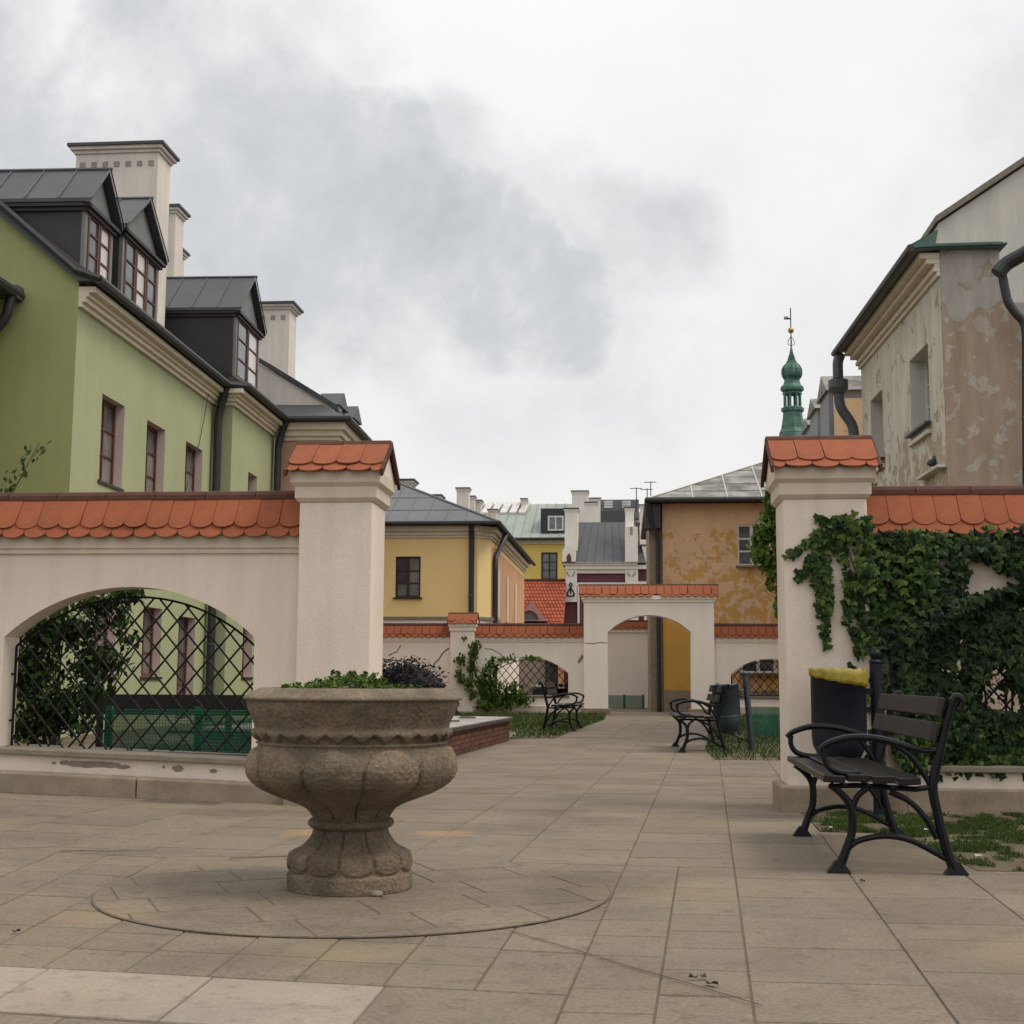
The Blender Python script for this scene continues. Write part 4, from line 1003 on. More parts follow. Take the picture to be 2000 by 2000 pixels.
# row of roof lights
b_ = MB()
for k in range(6):
    x0_ = at(925 + k * 18, 990, Yb + 5).x
    q = MB(); q.hexa([(x0_, Yb + 4.0, at(0 + 1000, 1004, Yb + 4.0).z), (x0_ + .42, Yb + 4.0, at(1000, 1004, Yb + 4).z), (x0_ + .62, Yb + 5.6, zt - .05), (x0_ + .2, Yb + 5.6, zt - .05),
            (x0_, Yb + 4.0, at(1000, 1004, Yb + 4.0).z + .12), (x0_ + .42, Yb + 4.0, at(1000, 1004, Yb + 4).z + .12), (x0_ + .62, Yb + 5.6, zt + .1), (x0_ + .2, Yb + 5.6, zt + .1)]); q.build('roof_light', 'paleglass', b4)
for a in ((892, 915, 952, 68, 7.5, .7), (916, 926, 968, 70, 7.5, .7), (926, 939, 976, 71, 7.5, .8), (954, 970, 994, 72, 7.0, .7), (1018, 1028, 973, 80, 9, .7)):
    chim_on(b4, '', *a, 0, cap=.05)

b5 = thing('tiled_roof_house', 'low house with bright orange tiled roof and small red arched dormer, behind the far wall', 'building')
Yo = 62; xl, xr = at(1008, 1135, Yo).x, at(1101, 1135, Yo).x; zt5, zb5 = at(1000, 1135, Yo + 3).z, at(1000, 1222, Yo).z
b_ = MB(); b_.box(xl, xr, Yo + .3, Yo + 6, -.1, zb5); b_.build('wall', 'orange', b5)
b_ = MB(); b_.add([(xl - .1, Yo, zb5 - .03), (xr, Yo, zb5 - .03), (xr, Yo + 3, zt5 - .03), (xl - .1, Yo + 3, zt5 - .03), (xl - .1, Yo + 6, zb5), (xr, Yo + 6, zb5)], [(0, 1, 2, 3), (3, 2, 5, 4)]); b_.build('roof', 'far_tile', b5)
b_ = MB(); nr = 13; sl = Vector((0, 3, zt5 - zb5)); 
for r_ in range(nr):
    for c_ in range(14):
        w5 = (xr - xl) / 14; x = xl + w5 * c_ + (w5 / 2 if r_ % 2 else 0)
        if x + w5 > xr + .01: continue
        t0, t1 = r_ / nr, (r_ + 1.1) / nr
        y0, z0 = Yo + 3 * t0 - .02, zb5 + (zt5 - zb5) * t0 + .055; y1, z1 = Yo + 3 * t1, zb5 + (zt5 - zb5) * t1 + .01
        g_ = .012
        b_.add([(x + g_, y0 + .05, z0 + .02), (x + w5 * .5, y0 - .02, z0 - .01), (x + w5 - g_, y0 + .05, z0 + .02), (x + w5 - g_, y1, z1), (x + g_, y1, z1),
                (x + g_, y0 + .05, z0 - .03), (x + w5 * .5, y0 - .02, z0 - .06), (x + w5 - g_, y0 + .05, z0 - .03)], [(0, 1, 2, 3, 4), (5, 6, 1, 0), (6, 7, 2, 1)])
b_.build('roof_tiles', 'far_tile', b5, kind='stuff')
b_ = MB(); b_.tube([(xl - .1, Yo + 3, zt5 + .03), (xr, Yo + 3, zt5 + .03)], .09, 6); b_.build('ridge_tiles', 'ridge', b5)
ex0, ex1, ez0, ez1 = at(1010, 1210, Yo - .2).x, at(1069, 1210, Yo - .2).x, at(1000, 1213, Yo - .2).z, at(1000, 1169, Yo - .2).z; exm = at(1036, 1210, Yo).x
b_ = MB(); b_.prism([(ex0, Yo - .2, ez0), (ex1, Yo - .2, ez0), (exm + .35, Yo + .6, ez1 - .5), (exm, Yo + 1.0, ez1), (exm - .35, Yo + .6, ez1 - .5)], (0, 1.4, -.05)); dm = b_.build('dormer', 'redmetal', b5)
b_ = MB(); P = [(exm - .05 + .42 * math.cos(PI * k / 10), Yo - .23, ez0 + .06 + .42 * math.sin(PI * k / 10)) for k in range(11)]; b_.prism(P, (0, .06, 0)); b_.build('arched_window', 'glass', dm)
b_ = MB(); b_.tube([(p[0], Yo - .25, p[2]) for p in P], .03, 6); b_.build('arch_trim', 'redmetal', dm)

b6 = thing('purple_house', 'plum and white ornate house with slate roof and stepped chimneys beyond the gateway', 'building')
Yp = 65
X6 = lambda px: at(px, 1100, Yp).x
Z6 = lambda py: at(1200, py, Yp).z
b_ = MB(); b_.box(X6(1104), X6(1292), Yp, Yp + 8, -.1, Z6(1107)); b_.build('wall', 'purple', b6)
b_ = MB()
b_.box(X6(1104), X6(1292), Yp - .25, Yp - .001, Z6(1112), Z6(1104)); b_.box(X6(1100), X6(1245), Yp - .35, Yp - .001, Z6(1104), Z6(1099)); b_.build('cornice', 'white', b6)
pl_ = MB(); pl_.box(X6(1105), X6(1127), Yp - .2, Yp - .002, Z6(1176), Z6(1112)); pl_.build('pilaster', 'white', b6)
pl_ = MB(); pl_.box(X6(1221), X6(1246), Yp - .2, Yp - .002, Z6(1250), Z6(1112)); pl_.build('pilaster', 'white', b6)
b_ = MB(); b_.box(X6(1127), X6(1221), Yp - .12, Yp - .002, Z6(1145), Z6(1138)); b_.box(X6(1127), X6(1221), Yp - .12, Yp - .002, Z6(1120), Z6(1112)); b_.box(X6(1246), X6(1292), Yp - .12, Yp - .002, Z6(1145), Z6(1136)); b_.box(X6(1128), X6(1132), Yp - .14, Yp - .003, Z6(1240), Z6(1145)); b_.box(X6(1257), X6(1263), Yp - .14, Yp - .003, Z6(1240), Z6(1145)); b_.build('white_band', 'white', b6)
b_ = MB()
for kx in (-1, 1):
    b_.tube([(X6(1115 + kx * 6.5), Yp - .22, Z6(1165)), (X6(1115 + kx * 7), Yp - .22, Z6(1159)), (X6(1115 + kx * 2.5), Yp - .22, Z6(1152)), (X6(1115 - kx * 3), Yp - .22, Z6(1143)), (X6(1115), Yp - .22, Z6(1138))], .035, 5)
b_.tube([(X6(1108), Yp - .22, Z6(1159)), (X6(1111), Yp - .22, Z6(1165)), (X6(1119), Yp - .22, Z6(1165)), (X6(1122), Yp - .22, Z6(1159))], .035, 5)
b_.tube([(X6(1115), Yp - .22, Z6(1146)), (X6(1115), Yp - .22, Z6(1160))], .03, 5)
b_.build('stucco_scroll', 'ink', b6)
b_ = MB()
for px_ in (1115, 1233):
    for s in (-1, 1): b_.tube([(X6(px_ + s * 7), Yp - .22, Z6(1117)), (X6(px_ + s * 6), Yp - .22, Z6(1122)), (X6(px_ + s * 2), Yp - .22, Z6(1126))], .03, 5)
b_.build('capital', 'vent', b6)
b_ = MB(); xa, xb_, xc_, xd = X6(1098), X6(1262), at(1240, 1020, Yp + 3).x, at(1125, 1020, Yp + 3).x
zz = at(1180, 1020, Yp + 3).z
b_.add([(xa, Yp - .4, Z6(1101)), (xb_, Yp - .4, Z6(1101)), (xc_, Yp + 3, zz), (xd, Yp + 3, zz), (xa, Yp + 8, Z6(1101)), (xb_, Yp + 8, Z6(1101))], [(0, 1, 2, 3), (3, 2, 5, 4), (0, 3, 4), (1, 5, 2)]); b_.build('roof', 'slate', b6)
b_ = MB()
for k in range(9):
    t = (k + .5) / 9; b_.tube([(xa + (xb_ - xa) * t, Yp - .38, Z6(1101) + .02), (xd + (xc_ - xd) * t, Yp + 3, zz + .02)], .014, 4)
b_.build('seam', 'slate', b6)
# little attic window with round hood
xm = X6(1112); b_ = MB(); w_ = .32
b_.prism([(xm - w_, Yp - .42, Z6(1098)), (xm + w_, Yp - .42, Z6(1098))] + [(xm + w_ * math.cos(PI * k / 8), Yp - .42, Z6(1078) + w_ * .75 * math.sin(PI * k / 8)) for k in range(9)], (0, .8, 0)); aw = b_.build('attic_window', 'white', b6)
b_ = MB(); b_.box(xm - .11, xm + .11, Yp - .45, Yp - .421, Z6(1098), Z6(1087)); b_.box(xm - .06, xm + .06, Yp - .45, Yp - .421, Z6(1087) + .001, Z6(1083)); b_.build('opening', 'purple', aw)
# chimneys: shaft, cap and stepped shoulder
for a in ((1103, 1128, 992, 65.6, 7.2, 1.2), (1117, 1148, 958, 72, 5, 1.0), (1143, 1165, 980, 70, 5, 1.0), (1221, 1238, 990, 65.6, 6.6, 1.0), (1150, 1172, 972, 78, 5, .8), (1250, 1268, 985, 72, 5, .8), (1262, 1282, 975, 78, 5, .8)):
    chim_on(b6, '', *a, 0, cap=.04, mat='white', capmat='gutter')
b_ = MB(); b_.box(X6(1221), X6(1246), Yp - .3, Yp + 1, Z6(1098), Z6(1030)); b_.box(X6(1250), X6(1270), Yp + .3, Yp + 1.4, Z6(1062), Z6(1026)); b_.build('stepped_parapet', 'white', b6)
b_ = MB(); b_.box(X6(1231), X6(1236), Yp - .32, Yp - .301, Z6(1046), Z6(1030)); b_.build('chimney_slot', 'vent', b6)

b7 = thing('grey_roof_row', 'row of distant grey roofs with skylights above the plum house', 'building')
Yg = 90
def bx7(p0, p1, y0, y1, mat, name, Y=Yg, d=3):
    a, c = at(p0, y0, Y), at(p1, y1, Y); q = MB(); q.box(a.x, c.x, Y, Y + d, c.z, a.z); return q.build(name, mat, b7)
bx7(1165, 1262, 1000, 1110, 'white', 'wall')
bx7(1169, 1248, 976, 1012, 'greyroof', 'roof', Yg - .8, 2); bx7(1172, 1225, 998, 1030, 'slate', 'lower_roof', Yg - 2, 1); bx7(1240, 1284, 1020, 1060, 'slate', 'side_roof', Yg - 8, 3); bx7(1256, 1292, 1075, 1130, 'yellow2', 'side_wall', Yg - 12, 3)
for p in (1180, 1215):
    for k in range(3): bx7(p, p + 17, 978 + k * 5, 982 + k * 5, 'paleglass', 'skylight', Yg - .9, .05)
an = thing('roof_aerial', 'thin television aerials on the distant roof left of the ochre house', 'aerial', (0, 0, 0))
b_ = MB(); 
for (p, y0, y1) in ((1243, 1000, 952), (1271, 985, 940), (1264, 980, 954)):
    a, c = at(p, y0, 70), at(p, y1, 70); b_.tube([a, c], .025, 4)
    b_.tube([c + Vector((-.35, 0, -.05)), c + Vector((.3, 0, -.05))], .02, 4)
b_.build('mast', 'gutter', an)

# ochre peeling house -----------------------------------------------------------
ob = thing('ochre_house', 'ochre house with peeling plaster, old grey hipped roof and white window', 'building')
ho = (3.17, 3.99, 4.22, 5.42); ho2 = (3.22, 4.2, 1.13, 2.3)
b_ = MB(); facade(b_, 'y', 39, 1.0, 13, -.1, 6.05, [ho, ho2], .12, 1); b_.box(1.001, 13, 39.4, 49, -.1, 6.0)
b_.build('wall', 'ochre_old', ob)
b_ = MB(); b_.box(.995, 13, 38.93, 38.999, -.1, .62); b_.build('plinth', 'stone', ob)
b_ = MB(); b_.box(1.0, 2.62, 38.98, 38.9985, .6202, 2.6); b_.build('repainted_patch', 'ochre', ob)
for h in (ho, ho2):
    b_ = MB(); reveals(b_, 'y', 39, [h], .06, 1); b_.build('reveal', 'white_frame', ob)
    window(ob, 'y', 39.03, h, 1, 2, 3, 'white_frame', 'glass', .05, .06, sill=.2, sillmat='sill', mull=.09)
ox, oy = .58, 38.55; T = 3.85; zo = 6.14; zro = zo + T * .44
b_ = MB(); b_.add([(ox, oy, zo), (13.4, oy, zo), (13.4, 49.4, zo), (ox, 49.4, zo), (ox + T, oy + T, zro), (13.4 - T, oy + T, zro)], [(0, 1, 5, 4), (1, 2, 5), (2, 3, 4, 5), (3, 0, 4), (3, 2, 1, 0)]); b_.build('roof', 'oldroof', ob)
b_ = MB()
for k in range(0, 9):
    x = ox + 1.3 + k * 1.0; L = min(T, x - ox); b_.tube([(x, oy, zo + .015), (x, oy + L, zo + .015 + L * .44)], .022, 4)
b_.tube([(ox, oy, zo + .02), (ox + T, oy + T, zro + .02)], .03, 4)
b_.build('seam', 'white_frame', ob)
b_ = MB()
for k in (.7, 1.4, 2.1, 2.8, 3.4): b_.tube([(ox + k, oy + k, zo + k * .44 + .006), (12, oy + k, zo + k * .44 + .006)], .009, 4)
b_.build('course_line', 'slate', ob)
b_ = MB(); b_.tube([(13.4, oy - .03, zo - .04), (ox - .05, oy - .03, zo - .04), (ox - .05, 49, zo - .04)], .08, 8)
b_.box(ox, 1.0 - .001, 38.6, 49, zo - .12, zo - .001); b_.build('gutter', 'gutter', ob)
pipe(ob, [(ox + .02, 38.6, zo - .1), (ox + .1, 38.7, 5.5), (.86, 38.85, 5.0), (.86, 38.85, 3), (.86, 38.85, 0)], .07)
b_ = MB(); b_.box(.5, .94, 38.7, 39.5, 5.3, 6.0); b_.build('eave_bracket', 'gutter', ob)
b_ = MB(); b_.box(.62, .999, 39.25, 46, -.1, 6.0); b_.build('side_wall', 'stone', ob, label='grey brown recessed side wall beside the downpipe')

# white wall seen through the gateway
ww = thing('inner_wall', 'plain white wall with tile coping seen through the tall gateway', 'wall', (0, 0, 0))
b_ = MB(); b_.box(-1.2, .7, 44, 44.3, -.1, 2.45); b_.build('wall', 'far_plaster', ww)
b_ = MB(); b_.box(-1.2, .72, 43.93, 44.37, 2.4502, 2.56); b_.build('cornice', 'far_plaster', ww)
roof_core(ww, -1.2, .72, 44.15, .2, 2.5602, 2.80, 'ridge')
tile_rows(ww, -1.2, .73, 44.15, 43.87, 2.54, 2.83, .2, sides=(-1,)); ridge(ww, -1.2, .73, 44.15, 2.82)
bw = thing('boundary_wall', 'grey rear wall with door and downpipe seen through the far lattice arch', 'wall')
bp_ = MB(); bp_.box(-9.5, 11, 52, 52.3, -.1, 2.2); bp_.build('wall', 'vent', bw)
XB = lambda p: at(p, 1320, 51.9).x
for (p0, p1, z0, z1, mt, nm) in ((1065, 1070, 0, 2.2, 'gutter', 'downpipe'), (1073, 1089, 0, 1.75, 'dark_frame', 'door'), (1090, 1101, 0, 2.2, 'orange', 'pilaster'), (1102, 1122, 0, 2.2, 'purple', 'painted_panel'), (1040, 1118, .62, .72, 'white_frame', 'rail'), (1040, 1118, .0, .55, 'ink', 'base')):
    q = MB(); q.box(XB(p0), XB(p1), 51.9, 51.97, z0, z1); q.build(nm, mt, bw)

# ------------------------------------------------------------------ right old building
rb = thing('old_building', 'weathered cream and brown house with badly peeling plaster at the right edge', 'building', (4.61, 19.54, 0), .022)
def side_px(px, py):                          # pixel on the side facade -> (y, z) in the house's own frame
    n_ = Vector((math.cos(.022), math.sin(.022), 0)); p0 = Vector((4.61, 19.54, 0)); d = RM @ Vector(((px - 1000) / F, (1000 - py) / F, -1))
    p = Vector((0, 0, EYE)) + d * (n_.dot(p0 - Vector((0, 0, EYE))) / n_.dot(d)); q = p - p0
    return (-q.x * math.sin(.022) + q.y * math.cos(.022), p.z)
w1a = side_px(1776, 705); w1b = side_px(1812, 672); w2a = side_px(1700, 784); w2b = side_px(1723, 760)
H1 = (w1b[0], w1a[0], 4.87, 6.08); H2 = (w2b[0], w2a[0], 4.87, 6.08)
L1_ = (H1[0], H1[1], 1.0, 2.3); L2_ = (H2[0], H2[1], 1.0, 2.3)
b_ = MB(); facade(b_, 'x', 0, 0, 6.0, -.1, 7.0, [H1, H2, L1_, L2_], .25, 1); b_.box(.6, 8, 5.7, 6.0, -.1, 7.0); b_.build('side_wall', 'old_side', rb)
b_ = MB(); b_.prism([(.004, 0, -.1), (.004, 0, 7.28), (.86, 0, 7.28), (.87, 0, 6.9), (.95, 0, 6.75), (1.02, 0, 6.45), (8, 0, 6.4), (8, 0, -.1)], (0, .3, 0)); b_.build('front_wall', 'old_front', rb)
for h in (H1, H2, L1_, L2_):
    b_ = MB(); reveals(b_, 'x', 0, [h], .26, 1); b_.build('reveal', 'gable', rb)
    window(rb, 'x', .25, h, 1, 2, 3, 'white_frame', 'glass', .05, .06)
    b_ = MB(); b_.box(-.10, .02, h[0] - .06, h[1] + .06, h[2] - .05, h[2] - .015); b_.build('window_ledge', 'slate', rb)
    b_ = MB(); b_.box(-.06, -.001, h[0] - .04, h[1] + .04, h[2] - .20, h[2] - .14); b_.build('moulding', 'gable', rb)
# string course ledge with the pigeon
b_ = MB(); b_.box(-.13, -.001, .02, 1.35, 4.02, 4.06); b_.build('ledge', 'gable', rb)
b_ = MB(); b_.box(-.13, -.001, 3.3, 4.6, 4.02, 4.06); b_.build('ledge', 'gable', rb)
b_ = MB()
for (z0, z1, p) in ((6.86, 6.93, .05), (6.9302, 7.0, .10), (7.0002, 7.05, .08), (7.0502, 7.13, .2), (7.1302, 7.22, .30)):
    b_.box(-p, -.001, -.0 - .02, 6.02, z0, z1)
b_.build('cornice', 'cream', rb, bev=.01)
b_ = MB(); b_.prism([(-.42, -.15, 7.225), (-.42, -.15, 7.31), (.7, -.15, 7.33), (.88, -.15, 7.33), (.88, -.15, 7.26), (0, -.15, 7.26)], (0, 6.3, 0)); b_.build('roof', 'greyroof', rb)
b_ = MB(); b_.prism([(-.45, -.2, 7.24), (-.1, -.2, 7.26), (.93, -.2, 7.275), (.93, -.2, 7.30), (-.1, -.2, 7.29), (-.05, -.18, 7.52), (-.45, -.2, 7.30)], (0, .4, 0)); b_.build('copper_flashing', 'copper', rb)
b_ = MB(); b_.box(.89, 8, .31, 5.69, 6.15, 6.35); b_.build('low_roof', 'slate', rb)
b_ = MB(); b_.tube([(-.46, -.2, 7.24), (-.46, 6.25, 7.24)], .06, 8); b_.build('gutter', 'gutter', rb)
pipe(rb, [(-.36, 6.1, 7.2), (-.42, 6.1, 7.05), (-.42, 6.1, 6.72)], .1, 'zinc', 'gutter_outlet', False)
b_ = MB(); b_.lathe([(.11, 0), (.19, .12), (.19, .28)], 10, (-.42, 6.1), 6.4); b_.build('hopper', 'zinc', rb)
pipe(rb, [(-.42, 6.1, 6.45), (-.40, 6.1, 6.15), (-.16, 6.1, 5.8), (-.14, 6.1, 5.5), (-.14, 6.1, 0)], .1, 'zinc')
# big dark gutter elbow and pipe at the right frame edge
e0 = at(2080, 430, 19.3)
pts = [(1957, 532), (1962, 560), (1968, 590), (1984, 612), (2001, 628), (2005, 660), (2006, 980)]
o_ = pipe(None, [at(x, y, 19.25) for x, y in pts], .065, 'gutter'); o_.parent = rb; o_.matrix_parent_inverse = rb.matrix_basis.inverted()
b_ = MB(); P = [at(1948, 535, 19.2), at(1965, 515, 19.2), at(2010, 490, 19.0), at(2120, 425, 18.6)]; b_.tube(rounded(P, .2), .105, 12); world_part(b_, 'eave_gutter', 'gutter', rb)
b_ = MB(); a = at(1975, 560, 19.22); b_.box(a.x, a.x + 2.5, 19.2, 19.5, 0, a.z); world_part(b_, 'projecting_wall', 'old_front', rb) if False else None

# white gable behind
gh = thing('white_gable_house', 'tall pale gable with grey coping rising behind the weathered house', 'building')
g0, g1 = at(1832, 437, 23), at(2010, 318, 23)
sl_ = (g1.z - g0.z) / (g1.x - g0.x)
b_ = MB(); b_.prism([(g0.x, 23, 6), (g0.x, 23, g0.z), (g0.x + 6, 23, g0.z + 6 * sl_), (g0.x + 6, 23, 6)], (0, 6, 0)); b_.build('gable', 'gable', gh)
b_ = MB(); b_.prism([(g0.x - .06, 22.9, g0.z), (g0.x + 6, 22.9, g0.z + 6.06 * sl_), (g0.x + 6, 22.9, g0.z + 6.06 * sl_ + .13), (g0.x - .06, 22.9, g0.z + .11)], (0, 6.2, 0)); b_.build('coping', 'sill', gh)
b_ = MB(); b_.box(g0.x + .1, g0.x + 6, 23.1, 28.9, -.1, 6); b_.build('wall', 'gable', gh)

# dormered house behind the old building
dh = thing('dormer_house', 'distant ochre house with three stepped grey dormers, between spire and weathered house', 'building')
for (p0, p1, pa, pe, pb, Y_) in ((1612, 1665, 722, 760, 850, 36), (1590, 1622, 768, 795, 850, 40), (1577, 1605, 808, 828, 850, 44)):
    a, c = at(p0 + 6, pe, Y_), at(p1 + 30, pe, Y_); zt_ = at(p0, pa, Y_).z; zb_ = at(p0, pb, Y_).z
    b_ = MB(); b_.box(a.x, c.x, Y_, Y_ + 1.6, zb_ - 1, a.z); d_ = b_.build('dormer', 'greysheet', dh)
    b_ = MB(); x0_ = at(p0, pe, Y_).x
    b_.prism([(x0_, Y_ - .15, a.z - .05), (x0_, Y_ + .8, zt_), (x0_, Y_ + 1.75, a.z - .05)], (c.x - x0_, 0, 0)); b_.build('dormer_roof', 'oldroof', d_)
    b_ = MB(); b_.box(a.x + .12, a.x + .32, Y_ - .02, Y_ - .001, a.z - .75, a.z - .15); b_.build('dormer_window', 'paleglass', d_)
b_ = MB(); a = at(1646, 778, 34); b_.box(a.x, a.x + 4, 34, 35.5, -.1, a.z); b_.build('wall', 'ochre_old', dh)
b_ = MB(); a = at(1652, 800, 38); b_.box(a.x, a.x + 4, 36.5, 46, -.1, a.z); b_.build('wall', 'ochre', dh)
b_ = MB(); a = at(1596, 845, 45); c = at(1668, 780, 38); b_.prism([(a.x, 45, a.z - 1), (a.x, 45, a.z), (a.x + 4, 45, a.z + 2.5), (a.x + 4, 45, a.z - 1)], (0, -3, 0)); b_.build('roof', 'slate', dh)

# green copper spire ---------------------------------------------------------------
sp0 = at(1549, 845, 110)
sp = thing('church_spire', 'green copper onion-topped lantern spire with gold ball and weather vane', 'spire', (sp0.x, 110, 0))
PM = 110 / 2600
def sz(py): return EYE + (1325 - py) * PM * 1.0 + (sp0.z - (EYE + (1325 - 845) * PM))
prof_ = [(27, 846), (23, 838), (21, 826), (19, 812), (18.5, 805), (22, 803), (22.5, 797), (20, 795)]
b_ = MB(); b_.lathe([(r * PM, sz(y)) for r, y in prof_], 8); b_.build('lantern_base', 'copper', sp)
for k in range(8):
    a = 2 * PI * (k + .5) / 8; q = MB(); rr_ = 15.5 * PM
    q.tube([(rr_ * math.cos(a), rr_ * math.sin(a), sz(796)), (rr_ * math.cos(a), rr_ * math.sin(a), sz(764))], .10, 6)
    q.build('column', 'copper', sp)
prof_ = [(19, 769), (19, 766), (17, 765), (22, 762), (23, 758), (22, 754), (17, 749), (15, 742), (15.5, 738), (19, 733), (20.5, 727), (20, 719), (17, 713), (11, 707), (7, 700), (4.5, 690), (2.2, 678), (.9, 672)]
b_ = MB(); b_.lathe([(r * PM, sz(y)) for r, y in prof_], 8); b_.build('onion_dome', 'copper', sp)
b_ = MB()
for k in range(16):
    a = 2 * PI * k / 16; b_.tube([((r * .96 + .2) * PM * math.cos(a), (r * .96 + .2) * PM * math.sin(a), sz(y)) for r, y in prof_[8:16]], .035, 4)
b_.build('dome_rib', 'copper', sp)
b_ = MB(); b_.tube([(0, 0, sz(676)), (0, 0, sz(595))], .045, 6)
for s in (-1, 1):
    b_.tube([(0, 0, sz(672)), (s * .28, 0, sz(668)), (s * .22, 0, sz(660)), (0, 0, sz(652))], .03, 5); b_.tube([(0, 0, sz(672)), (0, s * .28, sz(668)), (0, s * .22, sz(660)), (0, 0, sz(652))], .03, 5)
b_.build('finial', 'ink', sp)
b_ = MB(); b_.lathe([(.01, -.26), (.18, -.2), (.26, 0), (.18, .2), (.01, .26)], 12, z0=sz(640)); b_.build('gold_ball', 'gold', sp, smooth=True)
b_ = MB(); b_.box(-.55, 0, -.02, .02, sz(618), sz(615)); b_.box(-.55, -.3, -.02, .02, sz(614), sz(612)); b_.box(-.3, -.22, -.02, .02, sz(618), sz(612)); b_.build('weather_vane', 'ink', sp)
b_ = MB(); b_.lathe([(1.4, 0), (1.4, sz(870)), (1.1, sz(846))], 8); b_.build('tower', 'copper', sp)

# ------------------------------------------------------------------ stone urn
ut = thing('stone_urn', 'large carved stone flower urn on a round pedestal in the centre of the paved circle', 'planter', (-1.262, 6.09, .009))
up = [(.279, 0), (.281, .02), (.281, .066), (.274, .074), (.272, .09), (.276, .11), (.275, .13), (.268, .155), (.245, .168), (.22, .178), (.203, .193), (.19, .21), (.178, .232), (.17, .256), (.168, .265),
      (.182, .268), (.192, .277), (.195, .287), (.192, .297), (.182, .306), (.168, .309), (.168, .318), (.178, .334), (.20, .354), (.24, .374), (.30, .396), (.36, .418), (.41, .444), (.445, .468), (.466, .492), (.476, .515), (.479, .54), (.475, .565), (.467, .59), (.455, .612), (.443, .63), (.436, .645),
      (.432, .652), (.436, .672), (.440, .70), (.442, .712), (.444, .725), (.452, .745), (.466, .775), (.476, .80), (.484, .825), (.484, .836), (.497, .839), (.499, .848), (.49, .855), (.43, .888), (.422, .892), (.405, .892), (.40, .86), (.39, .80)]
# resample the profile finely for the carved relief
fp = []
for (a, c) in zip(up, up[1:]):
    k = max(1, int(math.hypot(c[0] - a[0], c[1] - a[1]) / .0048))
    for i in range(k): fp.append((a[0] + (c[0] - a[0]) * i / k, a[1] + (c[1] - a[1]) * i / k))
fp.append(up[-1])
NP = 11; A0 = -PI / 2 + math.radians(1.5)
def relief(a, z):
    d = 0
    ph = ((a - A0) / (2 * PI / NP) + .5) % 1 * 2 - 1           # -1..1 across a petal
    if .309 < z < .645:
        topz = .628 - .11 * (1 - math.sqrt(max(0, 1 - abs(ph) ** 2.1)))
        amp = .020 if z > .42 else .020 * max(.5, (z - .309) / .11)
        d -= .016 * min(1, max(0, (z - .33) / .08)) * min(1, max(0, (.66 - z) / .05))
        if z < topz: d += amp * (1 - ph ** 4) ** .55 * min(1, .75 + (topz - z) / .03)
        else: d -= .006
        if z < topz and abs(ph) > .93: d -= .012
    if .652 < z < .712:
        q = (a / (2 * PI / 27)) % 1; zb = .658 + .036 * abs(q * 2 - 1)
        d += .020 * (1 - .7 * abs(z - .69) / .035) if z > zb else -.012
    if .074 < z < .262:
        q = ((a - A0) / (2 * PI / 11)) % 1 * 2 - 1
        bz = .080 + .045 * (1 - math.sqrt(max(0, 1 - abs(q) ** 2.2)))
        if z > bz: d += -.006 + .014 * (1 - q ** 4) ** .55 * min(1, .5 + (z - bz) / .012) * (1 if z < .17 else max(.4, 1 - (z - .17) / .12))
        else: d -= .004
        if abs(q) > .92 and z > bz: d -= .007
    d += .003 * mn.noise(Vector((math.cos(a) * 5, math.sin(a) * 5, z * 14))) + .0015 * mn.noise(Vector((math.cos(a) * 22, math.sin(a) * 22, z * 50)))
    return d
b_ = MB(); b_.lathe(fp, 486, fn=relief)
b_.build('urn_body', 'urn', ut, smooth=True)
b_ = MB(); b_.lathe([(.398, .80), (.39, .85), (.30, .868), (.01, .88)], 32); b_.build('soil', 'soil', ut)

def leafblob(pts, size, nrm=None, shape=3, seed=0, droop=.3):
    """leaf polygons at (pos, normal) pairs; 3 = folded lance leaf, 5 = lobed ivy leaf"""
    r = random.Random(seed); b_ = MB()
    for (p, n_) in pts:
        p = Vector(p); n_ = Vector(n_).normalized()
        s = size * r.uniform(.6, 1.25)
        # tip direction: downwards within the leaf plane, plus a random turn
        dn = Vector((r.gauss(0, .5), r.gauss(0, .5), -1)) if droop > 0 else Vector((r.gauss(0, 1), r.gauss(0, 1), r.gauss(.6, .6)))
        t = dn - n_ * dn.dot(n_)
        if t.length < .05: t = Vector((1, 0, 0))
        t.normalize(); sd_ = n_.cross(t).normalized()
        if shape == 5:
            S = [(0, -.12), (.42, -.30), (.50, .08), (.24, .22), (0, .70), (-.24, .22), (-.50, .08), (-.42, -.30)]
            vs = [p + n_ * s * .10] + [p + sd_ * (x * s) + t * (y * s) - n_ * (abs(x) * s * .25) - n_ * (max(0, y) * s * .18) for x, y in S]
            b_.add(vs, [(0, i, i % 8 + 1) for i in range(1, 9)])
        else:
            b_.add([p - t * s * .5, p + sd_ * s * .27 - n_ * s * .06, p + t * s * .5 - n_ * s * .1, p - sd_ * s * .27 - n_ * s * .06], [(0, 1, 2), (0, 2, 3)])
    return b_
r = random.Random(11); P = []
for k in range(3200):
    a = r.uniform(0, 2 * PI); q = math.sqrt(r.random()) * .37; x, y = q * math.cos(a), q * math.sin(a)
    hgt = .066 * math.exp(-((x + .02) / .15) ** 2) * (1 - (q / .45) ** 4) + .018 * (.5 + .5 * mn.noise(Vector((x * 12, y * 12, 0))))
    P.append(((x, y, .878 + hgt * r.uniform(.4, 1)), (r.gauss(0, .7), r.gauss(0, .7), 1)))
ug = thing('urn_plants', 'low green stonecrop plants growing in the top of the stone urn', 'plant', (-1.262, 6.09, .009))
